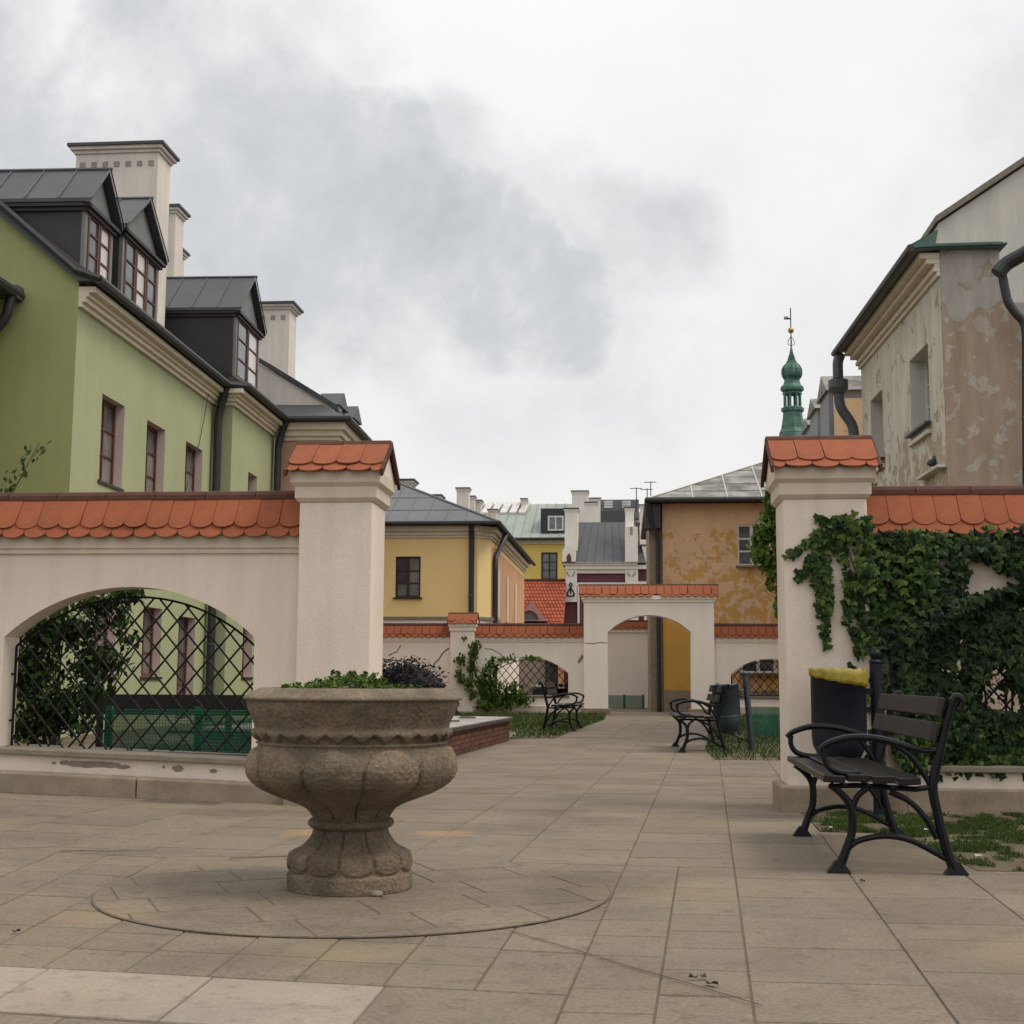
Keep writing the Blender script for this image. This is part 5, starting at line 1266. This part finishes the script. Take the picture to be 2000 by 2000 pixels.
for k in range(46):
    a = r.uniform(0, 2 * PI); q = math.sqrt(r.random()) * .36; x, y = q * math.cos(a), q * math.sin(a); hh = .878 + .066 * math.exp(-((x + .02) / .15) ** 2) + .01
    for i in range(14): P.append(((x + r.gauss(0, .006), y + r.gauss(0, .006), hh + i * .0011), (r.gauss(0, 1), r.gauss(0, 1), .5)))
leafblob(P, .021, seed=4, droop=0).build('foliage', 'sedum', ug, kind='stuff', raw=True)

# ------------------------------------------------------------------ benches
def bench_proto(label, wood='wood'):
    t = thing('park_bench', label, 'bench')
    def frame(y):
        b_ = MB()  # darker ivy copy: shade over the arch put into the colour, besides leaf age
        def T(pts, r_, n=8): b_.tube([(d, y, h) for d, h in catmull(pts)], [q * 1.22 for q in interp(r_, pts)], n)
        T([(0, .012), (.035, .10), (.07, .20), (.075, .30), (.06, .36), (.02, .41), (-.035, .455)], [.022, .019, .018, .018, .017, .015, .015])
        T([(.075, .28), (.08, .34), (.11, .40), (.16, .44)], [.014, .014, .013, .013])
        T([(.585, .012), (.54, .15), (.51, .30), (.487, .45), (.52, .60), (.56, .76), (.60, .90)], [.024, .021, .02, .021, .021, .02, .019])
        T([(.60, .90), (.625, .925), (.65, .90), (.64, .865)], [.018, .018, .016, .014])
        T([(.045, .12), (.11, .165), (.24, .19), (.38, .165), (.555, .07)], [.013] * 5)
        T([(.27, .42), (.37, .37), (.45, .28), (.50, .18)], [.014, .013, .013, .013])
        T([(-.085, .635), (-.04, .67), (.05, .70), (.15, .705), (.26, .69), (.38, .655), (.45, .638), (.51, .64)], [.012, .015, .016, .016, .016, .015, .014, .014])
        T([(-.055, .645), (-.06, .60), (-.04, .55), (.01, .52), (.08, .512), (.12, .52)], [.013, .013, .014, .015, .014, .012])
        T([(.28, .68), (.37, .62), (.43, .54), (.475, .46)], [.012, .012, .012, .013])
        b_.tube([(-.04, y, .446), (.10, y, .452), (.25, y, .444), (.40, y, .436), (.49, y, .45)], [.014, .016, .016, .016, .016], 6)
        for d in (0, .59):
            b_.hexa([(d - .06, y - .03, 0), (d + .06, y - .03, 0), (d + .06, y + .03, 0), (d - .06, y + .03, 0), (d - .018, y - .018, .06), (d + .018, y - .018, .06), (d + .018, y + .018, .06), (d - .018, y + .018, .06)])
        b_.build('frame', 'iron', t, smooth=False, bev=0)
    frame(0); frame(1.62)
    for k, (d, h, a) in enumerate(((-.02, .478, .06), (.105, .484, 0), (.23, .478, -.03), (.36, .470, -.05))):
        b_ = MB(); w = .056; th = .019
        b_.box(-w, w, -.07, 1.69, -th, th); o = b_.build('seat_slat', wood, t, bev=.006); o.location = (d, 0, h + .01); o.rotation_euler = (0, a, 0)
    for (d, h, a) in ((.535, .74, -.25), (.57, .87, -.25)):
        b_ = MB(); b_.box(-.016, .016, -.06, 1.68, -.052, .052); o = b_.build('back_slat', 'pinewood', t, bev=.006); o.location = (d - .045, 0, h); o.rotation_euler = (0, .25, 0)
    return t
def catmull(P, n=6):
    P = [Vector((*p, 0)) for p in P]; out = []
    for i in range(len(P) - 1):
        a = P[max(i - 1, 0)]; b1 = P[i]; c = P[i + 1]; d = P[min(i + 2, len(P) - 1)]
        for k in range(n):
            t = k / n; q = .5 * ((2 * b1) + (c - a) * t + (2 * a - 5 * b1 + 4 * c - d) * t * t + (-a + 3 * b1 - 3 * c + d) * t ** 3); out.append((q.x, q.y))
    out.append((P[-1].x, P[-1].y)); return out
def interp(r_, P, n=6):
    out = []
    for i in range(len(P) - 1):
        for k in range(n): out.append(r_[i] + (r_[i + 1] - r_[i]) * k / n)
    out.append(r_[-1]); return out
G_B = 'black iron park benches'
bn = bench_proto('near black iron and wood bench under the ivy wall at right'); bn['group'] = G_B
bn.location = (1.03, 6.88, .004); bn.rotation_euler = (0, 0, math.radians(-.6)); bn.scale = (.96, .95, .935)
b2 = copy_tree(bn); b2['label'] = 'middle distance bench beside the hanging dark steel bin, facing the path'; b2.location = (.68, 17.62, .004); b2.rotation_euler = (0, 0, math.radians(1.2))
b3 = copy_tree(bn); b3['label'] = 'far bench on the left lawn in front of the lattice arch'; b3.location = (-.93, 25.75, .006); b3.rotation_euler = (0, 0, math.radians(177.5))

# ------------------------------------------------------------------ bins
def bin_body(t, cx, cy, z0, r_, h, mat, lip=True):
    b_ = MB(); pr = [(.02, 0), (r_ * .45, .015), (r_ * .78, .06), (r_ * .97, .14), (r_, .2), (r_, h), (r_ * 1.03, h + .004), (r_ * 1.03, h + .02), (r_ * .97, h + .02), (r_ * .94, h - .1), (r_ * .9, h - .12)]
    b_.lathe(pr, 40, (cx, cy), z0); return b_.build('bucket', mat, t, smooth=True)
tb = thing('litter_bin', 'dark blue litter bin with yellow bag on a ball-topped post beside right pillar', 'litter bin', (1.73, 9.62, 0), 0)
b_ = MB(); b_.tube([(0, 0, 0), (0, 0, 1.06)], .042, 20); b_.build('post', 'bin', tb, smooth=False)
b_ = MB(); b_.lathe([(.045, 1.06), (.045, 1.085), (.02, 1.09), (.03, 1.10), (.043, 1.12), (.043, 1.14), (.03, 1.16), (.005, 1.166)], 20); b_.build('ball_finial', 'bin', tb, smooth=True)
BX = 1.455 - 1.73
bin_body(tb, BX, -.08, .36, .188, .64, 'bin')
b_ = MB(); b_.tube([(-.08, -.02, .40), (-.0, 0, .33)], .012, 6); b_.build('bracket', 'iron', tb)
b_ = MB(); b_.tube([(BX, -.08, .37), (BX + .12, -.06, .33), (-.02, -.01, .24)], .012, 6); b_.build('bracket', 'iron', tb)
b_ = MB(); b_.box(-.1, 0, -.03, .0, .85, .89); b_.build('bracket', 'iron', tb)
# yellow liner folded over the rim
n = 180; b_ = MB(); vs = []; pr = [(.175, 1.012), (.192, 1.022), (.2045, 1.016), (.2055, .985), (.2045, .955), (.2035, .93)]
for j, (r_, z) in enumerate(pr):
    for k in range(n):
        a = 2 * PI * k / n
        fold = .0035 * math.sin(a * 29 + j * 2.6) + .0028 * math.sin(a * 47 + j * 3.4) + .002 * math.sin(a * 7 - j)
        drop = 0 if j < 2 else (j - 1) / 4 * (.045 - .075 * (.5 + .5 * math.cos(a + .35)))
        rj = r_ - .006 + fold * (0 if j == 0 else .28); vs.append((BX + rj * math.cos(a), -.08 + rj * math.sin(a), z + .003 + drop + .003 * math.sin(a * 13)))
b_.add(vs, [(j * n + k, j * n + (k + 1) % n, (j + 1) * n + (k + 1) % n, (j + 1) * n + k) for j in range(5) for k in range(n)])
yb_ = b_.build('bin_liner', 'bag', tb, smooth=True); so = yb_.modifiers.new('s', 'SOLIDIFY'); so.thickness = .002

t2 = thing('litter_bin', 'dark steel litter bin hanging from a leaning post on the lawn behind the middle bench', 'litter bin', (1.63, 18.2, 0), 0)
b_ = MB(); b_.tube([(0, 0, 0), (-.075, 0, 1.0)], .04, 14); b_.build('post', 'bin2', t2)
b_ = MB(); b_.lathe([(.03, .99), (.045, 1.0), (.05, 1.03), (.03, 1.055), (.005, 1.06)], 12, (-.075, 0)); b_.build('ball_finial', 'bin2', t2, smooth=True)
bb = bin_body(t2, 0, 0, 0, .18, .64, 'bin2'); bb.location = (-.315, -.06, .22); bb.rotation_euler = (0, math.radians(-3), 0)
b_ = MB(); b_.lathe([(.182, .235), (.185, .24), (.182, .245)], 40); o = b_.build('band', 'zinc', bb)
b_ = MB(); b_.tube([(-.31, -.06, .24), (-.2, -.04, .19), (-.1, -.02, .15), (-.01, 0, .1)], .012, 6)
for q in (.16, .28): b_.tube([(-.16 + .03 * math.cos(a * PI / 6), -.03, q - .02 + .03 * math.sin(a * PI / 6)) for a in range(11)], .008, 5)
b_.tube([(-.15, -.03, .72), (-.06, 0, .72)], .02, 6); b_.build('bracket', 'iron', t2)

# ------------------------------------------------------------------ brick bed
bk = thing('brick_planter', 'low red brick bed with grey sheet cover beside the path behind the urn', 'planter', (-1.83, 20.6, 0), math.radians(-4.2))
b_ = MB(); b_.box(-2.6, -.02, -6.0, -.02, -.05, .30); b_.build('core', 'mortar', bk)
b_ = MB(); hb = .054; lb = .24
for c_ in range(5):
    z = .0 + c_ * (hb + .008)
    for k in range(26):
        y0 = -6.0 + k * (lb + .01) + (.125 if c_ % 2 else 0); y1 = min(y0 + lb, -.001)
        if y1 - y0 > .04: b_.box(-.03, rr.uniform(-.002, .004), y0, y1, z, z + hb)
    for k in range(11):
        x0 = -2.6 + k * (lb + .01) + (.125 if c_ % 2 else 0); x1 = min(x0 + lb, -.035)
        if x1 - x0 > .04: b_.box(x0, x1, -.03, rr.uniform(-.002, .004), z, z + hb)
b_.build('bricks', 'brick', bk, kind='stuff')
b_ = MB(); b_.box(-2.62, .05, -6.05, .05, .302, .345); b_.build('edge_trim', 'sheet_edge', bk)
b_ = MB()
for k in range(7):
    y0 = -6.03 + k * .865
    b_.hexa([(-2.6, y0, .3455), (.03, y0, .3455), (.03, y0 + .855, .3455), (-2.6, y0 + .855, .3455), (-2.6, y0, .372 + rr.uniform(0, .008)), (.03, y0, .356), (.03, y0 + .855, .356), (-2.6, y0 + .855, .372)])
b_.build('sheet_cover', 'sheet', bk)
b_ = MB()
for (x, y, a) in ((-.35, -1.6, .4), (-.7, -2.4, 1.1), (-.3, -3.0, .2), (-.9, -1.2, 2), (-.5, -.8, .9)):
    c, s = math.cos(a), math.sin(a); b_.hexa([(x + c * u - s * v, y + s * u + c * v, z) for z in (.374, .392) for u, v in ((-.12, -.02), (.12, -.02), (.12, .02), (-.12, .02))])
tb_ = b_.build('broken_twigs', 'bark', None); tag(tb_, 'dark twigs lying on the sheet cover of the brick bed', 'twigs'); tb_.location = (-1.83, 20.6, 0); tb_.rotation_euler = (0, 0, math.radians(-4.2))

# ------------------------------------------------------------------ netting
def net(label, x0, x1, y0, y1, z0, z1, cell=.04, posts=2, nm='mesh_fence', tilt=0, alpha=True):
    t = thing(nm, label, 'fence', (0, 0, 0), 0, 'green mesh fences')
    L = math.hypot(x1 - x0, y1 - y0); k = int(L / cell); b_ = MB()
    for i in range(k + 1):
        q = i / k; x, y = x0 + (x1 - x0) * q, y0 + (y1 - y0) * q; b_.tube([(x, y, z0), (x, y, z1 + .008 * math.sin(q * 9))], .0022, 3)
    m_ = int((z1 - z0) / cell)
    for j in range(m_ + 1):
        z = z0 + (z1 - z0) * j / m_; b_.tube([(x0, y0, z), (x1, y1, z)], .0022, 3)
    b_.build('mesh', 'net', t, raw=True)
    b_ = MB(); b_.add([(x0, y0 + .006, z0), (x1, y1 + .006, z0), (x1, y1 + .006, z1), (x0, y0 + .006, z1)], [(0, 1, 2, 3)]); b_.build('net_sheet', 'netsheet', t)
    for i in range(posts):
        q = i / (posts - 1); x, y = x0 + (x1 - x0) * q, y0 + (y1 - y0) * q; b_ = MB(); b_.box(x - .035, x + .035, y + .01, y + .045, 0, z1 + .03); b_.build('post', 'net', t)
net('green mesh fence seen through the left lattice arch', -4.85, -2.2, 12.2, 12.0, .05, .64, .03, 4)
net('green mesh fence behind the ivy covered lattice on the right', 2.2, 4.6, 12.0, 12.0, .05, .66, .03, 3)
net('green mesh fence on the lawn right of the leaning bin', 1.95, 4.2, 22.4, 22.0, .02, .5, .05, 3)
net('short green mesh fence in front of the inner wall beyond the gateway', -.75, .45, 42.6, 42.6, .02, .42, .06, 3)
# black table-like board behind the left arch
bt = thing('black_counter', 'long black board on legs behind the mesh fence in the left arch', 'table', (0, 0, 0))
b_ = MB(); b_.box(-5.4, -2.3, 12.9, 12.94, .57, .77); b_.build('board', 'ink', bt)
b_ = MB(); b_.box(-4.4, -2.3, 12.6, 12.88, .40, .435); b_.build('shelf', 'wood', bt)
for x in (-5.2, -3.9, -2.5):
    b_ = MB(); b_.box(x - .03, x + .03, 12.86, 12.9 - .001, 0, .7); b_.build('leg', 'ink', bt)

# ------------------------------------------------------------------ ivy, creepers, shrubs
def P2(px, py): return (1.15 + (px - 1533) * .00383, .95 + (1325 - py) * .00383)
regs = [[P2(*p) for p in q] for q in (
    [(1602, 1014), (1640, 1012), (1700, 1022), (1700, 1042), (1800, 1040), (2000, 1044), (2300, 1044), (2300, 1130), (2040, 1128), (1990, 1138), (1960, 1118), (1920, 1098), (1880, 1092), (1880, 1120), (1868, 1150), (1850, 1125), (1848, 1160), (1880, 1165), (1872, 1178), (1830, 1200), (1790, 1260), (1780, 1360), (1700, 1345), (1664, 1312), (1668, 1250), (1690, 1185), (1684, 1165), (1645, 1150), (1640, 1120), (1625, 1140), (1612, 1150), (1585, 1140), (1580, 1090), (1590, 1060), (1612, 1036)],
    [(1583, 1120), (1622, 1120), (1624, 1170), (1618, 1225), (1610, 1250), (1603, 1225), (1594, 1180)],
    [(1640, 1120), (1690, 1120), (1688, 1170), (1665, 1205), (1648, 1215), (1640, 1160)],
    [(1680, 1190), (1880, 1170), (1930, 1150), (2300, 1135), (2300, 1440), (1990, 1400), (1960, 1290), (1940, 1275), (1900, 1330), (1862, 1370), (1790, 1370), (1700, 1345), (1668, 1312)],
    [(1800, 1350), (1900, 1380), (2300, 1420), (2300, 1500), (1990, 1505), (1960, 1520), (1900, 1500), (1850, 1520), (1800, 1500), (1740, 1480), (1730, 1400)],
    [(1645, 1300), (1700, 1290), (1702, 1500), (1690, 1480), (1684, 1330)])]
holes = [[P2(*p) for p in q] for q in (
    [(1818, 1090), (1840, 1084), (1856, 1092), (1842, 1106), (1830, 1120), (1816, 1110)],
    [(1862, 1262), (1874, 1238), (1882, 1240), (1872, 1260), (1864, 1268)],
    [(1852, 1300), (1866, 1262), (1880, 1290), (1874, 1335), (1858, 1330)],
    [(1905, 1105), (1920, 1100), (1912, 1140), (1900, 1150)], [(1621, 1112), (1642, 1104), (1646, 1200), (1632, 1250), (1624, 1200)], [(1884, 1098), (1915, 1104), (1960, 1125), (1984, 1145), (1940, 1152), (1900, 1166), (1876, 1160)],
    [(1975, 1270), (2010, 1265), (2010, 1330), (1990, 1320)], [(1948, 1330), (1985, 1345), (1980, 1385), (1955, 1375)], [(1725, 1370), (1733, 1330), (1738, 1372)])]
iv = thing('ivy', 'dense dark green ivy covering the right wall and trailing over the right pillar', 'ivy', (2.6, 9.9, 0))
r = random.Random(5); P = []; stemP = []
tries = 0
while len(P) < 11500 and tries < 400000:
    tries += 1
    x = r.uniform(1.1, 4.1); z = r.uniform(.15, 2.2)
    jx, jz = r.gauss(0, .018), r.gauss(0, .018)
    if not any(inpoly(x + jx, z + jz, q) for q in regs): continue
    if any(inpoly(x + jx * .6, z + jz * .6, q) for q in holes): continue
    dens = .55 + .9 * mn.noise(Vector((x * 4, z * 4, 1)))
    if x > 2.2 and z < 1.5: dens -= .05
    if r.random() > dens + .35: continue
    if x < 2.05 and mn.noise(Vector((x * 13, z * 2.6, 4))) > .16 + .25 * max(0, z - 1.5): continue
    base = 9.93 if x < 1.78 else (10.055 if not (2.14 < x < 4.14 and z < arch_z(x, 3.14, 1, 1.25, 1.64)) else 10.19)
    thick = .02 + .11 * max(0, .5 + mn.noise(Vector((x * 3.1, z * 3.1, 7)))) + (.06 if 1.8 < x else 0)
    y = base - r.random() * thick - .008
    P.append(((x - 2.6, y - 9.9, z), (r.gauss(0, .35), -1, r.gauss(.45, .35))))
# thin runners on the pillar face
def runner(pts, n, w=.012):
    for k in range(n):
        t = r.random() * (len(pts) - 1); i = int(t); f_ = t - i; a, c = pts[i], pts[i + 1]
        px_, py_ = a[0] + (c[0] - a[0]) * f_, a[1] + (c[1] - a[1]) * f_; x, z = P2(px_, py_)
        P.append(((x + r.gauss(0, w) - 2.6, 9.935 - 9.9 - r.random() * .02, z + r.gauss(0, w)), (r.gauss(0, .3), -1, r.gauss(.4, .3))))
runner([(1604, 1040), (1580, 1062), (1565, 1072), (1550, 1082), (1532, 1094)], 46); runner([(1592, 1108), (1575, 1116), (1562, 1124), (1556, 1142)], 16, .008)
runner([(1606, 1240), (1607, 1262)], 8, .006); runner([(1648, 1210), (1655, 1222), (1662, 1238)], 8, .007); runner([(1606, 1014), (1597, 1013)], 5, .006)
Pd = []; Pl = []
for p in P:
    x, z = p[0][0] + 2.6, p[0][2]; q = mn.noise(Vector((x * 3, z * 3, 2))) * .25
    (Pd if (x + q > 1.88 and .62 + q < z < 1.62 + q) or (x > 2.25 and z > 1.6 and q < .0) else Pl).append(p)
leafblob(Pl, .072, shape=5, seed=9).build('foliage', 'ivy', iv, kind='stuff', raw=True)
leafblob(Pd, .078, shape=5, seed=10).build('shaded_old_foliage', 'ivy_dark', iv, kind='stuff', raw=True, label='older leaves, colour darkened for shade, massed over the arch and lattice')
b_ = MB()
for (x0, pts) in ((1, [(2.0, .0), (1.98, .5), (1.9, 1.0), (1.95, 1.5), (1.8, 1.95)]), (3, [(1.85, .0), (1.84, .6), (1.86, 1.2), (1.6, 1.9)])):
    b_.tube([(x - 2.6, 10.0 - 9.9 - (.0 if x > 1.78 else .12), z) for x, z in pts], [.012, .01, .008, .006, .004][:len(pts)], 5)
b_.build('stem', 'bark', iv)

def blob_leaves(c, rx, ry, rz_, n, r, holl=.55):
    out = []
    for k in range(n):
        v = Vector((r.gauss(0, 1), r.gauss(0, 1), r.gauss(0, 1))).normalized(); q = r.uniform(holl, 1) * (1 + .28 * mn.noise(v * 2.3 + Vector(c)))
        out.append(((c[0] + v.x * rx * q, c[1] + v.y * ry * q, c[2] + v.z * rz_ * q), (v + Vector((r.gauss(0, .6), r.gauss(0, .6), r.gauss(.4, .6))))))
    return out
# pale creeper hanging behind the right pillar
r = random.Random(21)
cp = thing('creeper', 'light green climbing creeper hanging down behind the left edge of the right pillar', 'creeper', (1.1, 10.7, 0))
P = []
for (px_, py_, rx, rz_, n) in ((1512, 985, .10, .22, 260), (1500, 1040, .13, .2, 300), (1494, 1090, .12, .14, 200), (1512, 1120, .09, .2, 170), (1520, 1175, .05, .2, 90), (1516, 960, .08, .10, 120), (1482, 1060, .09, .10, 80), (1476, 1085, .05, .06, 30), (1700, 946, .04, .05, 20)):
    c = at(px_, py_, 10.62); P += blob_leaves((c.x - 1.1, c.y - 10.7, c.z), rx, .12, rz_, n, r, .2)
leafblob(P, .066, shape=3, seed=3).build('foliage', 'creeper', cp, kind='stuff', raw=True)
b_ = MB(); b_.tube([(.12, -.15, 0), (.1, -.14, 1.0), (.06, -.1, 1.9), (.02, -.06, 2.4)], [.015, .012, .009, .005], 6); b_.tube([(.06, -.1, 2.0), (-.02, -.08, 2.2), (-.05, -.08, 1.9)], .005, 5); b_.build('stem', 'bark', cp)
# creeper on the far pillar
r = random.Random(22)
cf = thing('creeper', 'green creeper climbing from the lattice arch up the small far pillar', 'creeper', (-4.2, 35.2, 0))
P = []
for (px_, py_, rx, rz_, n) in ((928, 1262, .18, .16, 60), (925, 1275, .15, .25, 90), (922, 1300, .15, .35, 110), (900, 1290, .18, .14, 60), (896, 1315, .08, .22, 40), (902, 1325, .10, .2, 40), (915, 1335, .14, .3, 70), (922, 1355, .10, .2, 40),
                              (945, 1330, .35, .45, 260), (962, 1355, .45, .4, 320), (985, 1368, .5, .3, 260), (950, 1375, .35, .25, 180), (1000, 1345, .35, .2, 110), (1020, 1365, .35, .25, 130), (960, 1300, .2, .25, 80), (985, 1288, .4, .07, 50), (1035, 1285, .5, .05, 34), (905, 1248, .1, .05, 10)):
    c = at(px_, py_, 35.2); P += blob_leaves((c.x + 4.2, 0, c.z), rx, .12, rz_, n, r, .1)
P = P + [((p[0] + r.gauss(0, .05), p[1] + r.gauss(0, .03), p[2] + r.gauss(0, .05)), q) for p, q in P]
leafblob(P, .11, shape=3, seed=6).build('foliage', 'creeper', cf, kind='stuff', raw=True)
cf.children[0].data.materials[0] = M['creeper2']
b_ = MB(); b_.tube([(.5, .1, 0), (.3, .1, .7), (.1, .1, 1.2), (.1, .1, 1.8)], [.03, .025, .02, .015], 6); b_.build('stem', 'bark', cf)
# barberry dome
r = random.Random(23)
bc = at(795, 1340, 22)
bs = thing('barberry_bush', 'rounded dark purple barberry bush behind the left pillar', 'bush', (bc.x, 22, 0))
P = blob_leaves((0, 0, .50), .80, .7, .76, 12000, r, .5) + blob_leaves((-.7, .1, .52), .6, .6, .66, 6000, r, .5)
q = MB()
for (cx_, rx_, rz_) in ((0, .72, .66), (-.7, .54, .58)):
    pr_ = [(.01, -1), (.5, -.86), (.86, -.5), (1, 0), (.86, .5), (.5, .86), (.01, 1)]
    q2 = MB(); q2.lathe(pr_, 18, fn=lambda a, z: .08 * mn.noise(Vector((math.cos(a) * 3, math.sin(a) * 3, z * 3)))); q.add([(cx_ + v[0] * rx_, v[1] * .5, .5 + v[2] * rz_) for v in q2.v], q2.f)
q.build('inner_growth', 'barberry', bs, kind='stuff')
leafblob(P, .07, shape=3, seed=8, droop=0).build('foliage', 'barberry', bs, kind='stuff', raw=True)
b_ = MB()
for k in range(60):
    a = r.uniform(0, PI); e_ = r.uniform(.1, 1.4); v = Vector((math.cos(a) * math.cos(e_), -.3 * math.sin(a), math.sin(e_)))
    base = Vector((0, 0, .55)) + Vector((v.x * .7, v.y, v.z * .62)); b_.tube([Vector((0, 0, .05)), base, base + Vector((v.x, v.y, v.z * .7)) * r.uniform(.1, .26)], [.008, .006, .002], 4)
b_.build('branches', 'barberry', bs)
P = []
for k in range(700):
    x = r.uniform(-.9, 1.0); P.append(((x, -1.0 + r.uniform(-.1, .1), r.uniform(0, .42) * (1 + .4 * math.sin(x * 5))), (r.gauss(0, .6), -1, .6)))
lp = thing('low_shrub', 'low green ground shrub in front of the purple barberry bush', 'bush', (bc.x, 22, 0)); leafblob(P, .06, shape=3, seed=2, droop=0).build('foliage', 'shrub', lp, kind='stuff', raw=True)
r = random.Random(31)
sr = thing('shrub', 'dark shrub seen through the ivy covered lattice on the right', 'bush', (3.0, 11.2, 0))
P = []
for (x_, z_, rx, rz_, n) in ((2.45, 1.35, .3, .3, 420), (2.9, 1.3, .4, .35, 700), (3.4, 1.2, .4, .4, 700), (2.75, .85, .3, .25, 260), (3.5, .7, .4, .35, 600), (3.1, .95, .25, .2, 160), (2.5, .45, .25, .15, 120)):
    P += blob_leaves((x_ - 3.0, 0, z_), rx, .25, rz_, n, r, .1)
leafblob(P, .085, shape=3, seed=14).build('foliage', 'shrub', sr, kind='stuff', raw=True)
b_ = MB()
for k in range(7):
    a = r.uniform(-.5, .5); b_.tube([(a * .3, 0, 0), (a * .7, 0, .6), (a * 1.2, r.gauss(0, .1), r.uniform(1, 1.5))], [.016, .011, .004], 5)
b_.build('branches', 'bark', sr)
# shrub behind the left arch with tall shoots
r = random.Random(24)
sh = thing('shrub', 'tall leafy shrub growing behind the left side of the left lattice arch', 'bush', (-5.0, 11.5, 0))
P = []
for (px_, py_, rx, rz_, n) in ((80, 1230, .30, .28, 750), (60, 1310, .30, .35, 1200), (110, 1380, .36, .28, 1000), (170, 1300, .22, .2, 260), (150, 1230, .35, .22, 600), (190, 1180, .35, .13, 300), (240, 1160, .22, .10, 150), (200, 1290, .28, .20, 420), (60, 1420, .3, .2, 400), (180, 1350, .22, .16, 260), (230, 1215, .14, .16, 120), (252, 1250, .10, .10, 60), (255, 1160, .12, .10, 60), (30, 1180, .2, .25, 300), (160, 1420, .15, .08, 90)):
    c = at(px_, py_, 11.5); P += blob_leaves((c.x + 5, 0, c.z), rx, .26, rz_, n, r, .15)
for (pts) in ([(10, 962), (30, 930), (50, 905), (75, 868)],):
    for k in range(44):
        t = r.random() * 3; i = min(2, int(t)); f_ = t - i; a, c = pts[i], pts[i + 1]; q = at(a[0] + (c[0] - a[0]) * f_, a[1] + (c[1] - a[1]) * f_, 11.5)
        P.append(((q.x + 5 + r.gauss(0, .05), r.gauss(0, .04), q.z + r.gauss(0, .03)), (r.gauss(0, .6), -1, r.gauss(.5, .5))))
leafblob(P, .075, shape=3, seed=12).build('foliage', 'shrub', sh, kind='stuff', raw=True)
b_ = MB()
tp = at(77, 864, 11.5); b_.tube([(-.4, 0, .0), (-.45, 0, 1.2), (at(5, 965, 11.5).x + 5, 0, 2.4), (tp.x + 5, 0, tp.z)], [.018, .014, .008, .003], 6)
for k in range(9):
    a = r.uniform(-.6, .7); b_.tube([(0, 0, 0), (a * .4, 0, .5), (a * .9 + r.gauss(0, .08), r.gauss(0, .1), r.uniform(1, 1.6))], [.016, .011, .004], 5)
b_.build('branches', 'bark', sh)

# ------------------------------------------------------------------ small things
pg = thing('pigeon', 'dark grey pigeon perched on the ledge of the weathered house', 'bird')
pp = Vector((4.61 - .09, 19.54 + .55, 4.062))
pg.location = pp; pg.rotation_euler = (0, 0, math.radians(60))
pg.scale = (1.1, 1.1, 1.1)
b_ = MB(); b_.tube([(-.20, 0, .05), (-.13, 0, .07), (-.05, 0, .085), (.03, 0, .10), (.08, 0, .135), (.10, 0, .17), (.115, 0, .185), (.14, 0, .18), (.155, 0, .175)], [.008, .028, .048, .052, .036, .022, .024, .015, .004], 12); b_.build('body', 'pigeon', pg, smooth=True)
b_ = MB(); b_.tube([(.0, -.02, .06), (.0, -.02, 0)], .005, 5); b_.tube([(.0, .02, .06), (.0, .02, 0)], .005, 5); b_.build('legs', 'brown_frame', pg)
def gpt(px, py, z=.004):
    d = RM @ Vector(((px - 1000) / F, (1000 - py) / F, -1)); p = Vector((0, 0, EYE)) + d * ((z - EYE) / d.z); return p
for i, (px_, py_, s, txt) in enumerate(((1355, 1912, .018, 'small dry brown leaf, leftmost of the cluster on the front slabs'), (1374, 1911, .02, 'dark curled dry leaf, topmost of the cluster on the front slabs'), (1390, 1924, .026, 'largest dry brown leaf of the cluster on the front slabs'), (31, 1822, .017, 'dry leaf on the small slabs near the left edge'), (1684, 1723, .02, 'dry leaf on the paving in front of the near bench'), (735, 1752, .03, 'pale pebble against the foot of the urn'))):
    p = gpt(px_, py_); b_ = MB()
    if 'pebble' in txt:
        b_.lathe([(.004, 0), (s * .9, .008), (s, .016), (s * .7, .026), (.004, .03)], 10); o = b_.build('pebble', 'sill', smooth=True); tag(o, txt, 'stone')
    else:
        b_.add([(0, 0, .006), (s, 0, .016), (s * .4, s * .5, .004), (-s * .6, s * .4, .018), (-s, 0, .006), (-s * .5, -s * .5, .014), (s * .4, -s * .45, .004)], [(0, 1, 2), (0, 2, 3), (0, 3, 4), (0, 4, 5), (0, 5, 6), (0, 6, 1)])
        o = b_.build('dry_leaf', 'dryleaf'); tag(o, txt, 'leaf', 'dry leaves on the paving')
    o.location = (p.x, p.y, .003); o.rotation_euler = (0, 0, i * 1.3)
for i, (px_, py_, s, txt) in enumerate(((1916, 1679, .032, 'white paper scrap on the worn grass right of the near bench'), (1626, 1623, .02, 'white paper scrap behind the front leg of the near bench'), (1812, 1627, .022, 'white paper scrap on the grass behind the near bench'))):
    p = gpt(px_, py_); b_ = MB(); b_.add([(-s, -s * .6, .012), (s, -s * .5, .02), (s * .8, s * .7, .012), (-s * .9, s * .5, .022)], [(0, 1, 2, 3)]); o = b_.build('paper_scrap', 'paper'); tag(o, txt, 'litter', 'paper scraps'); o.location = (p.x, p.y, .012)
SC.render.engine = 'CYCLES'
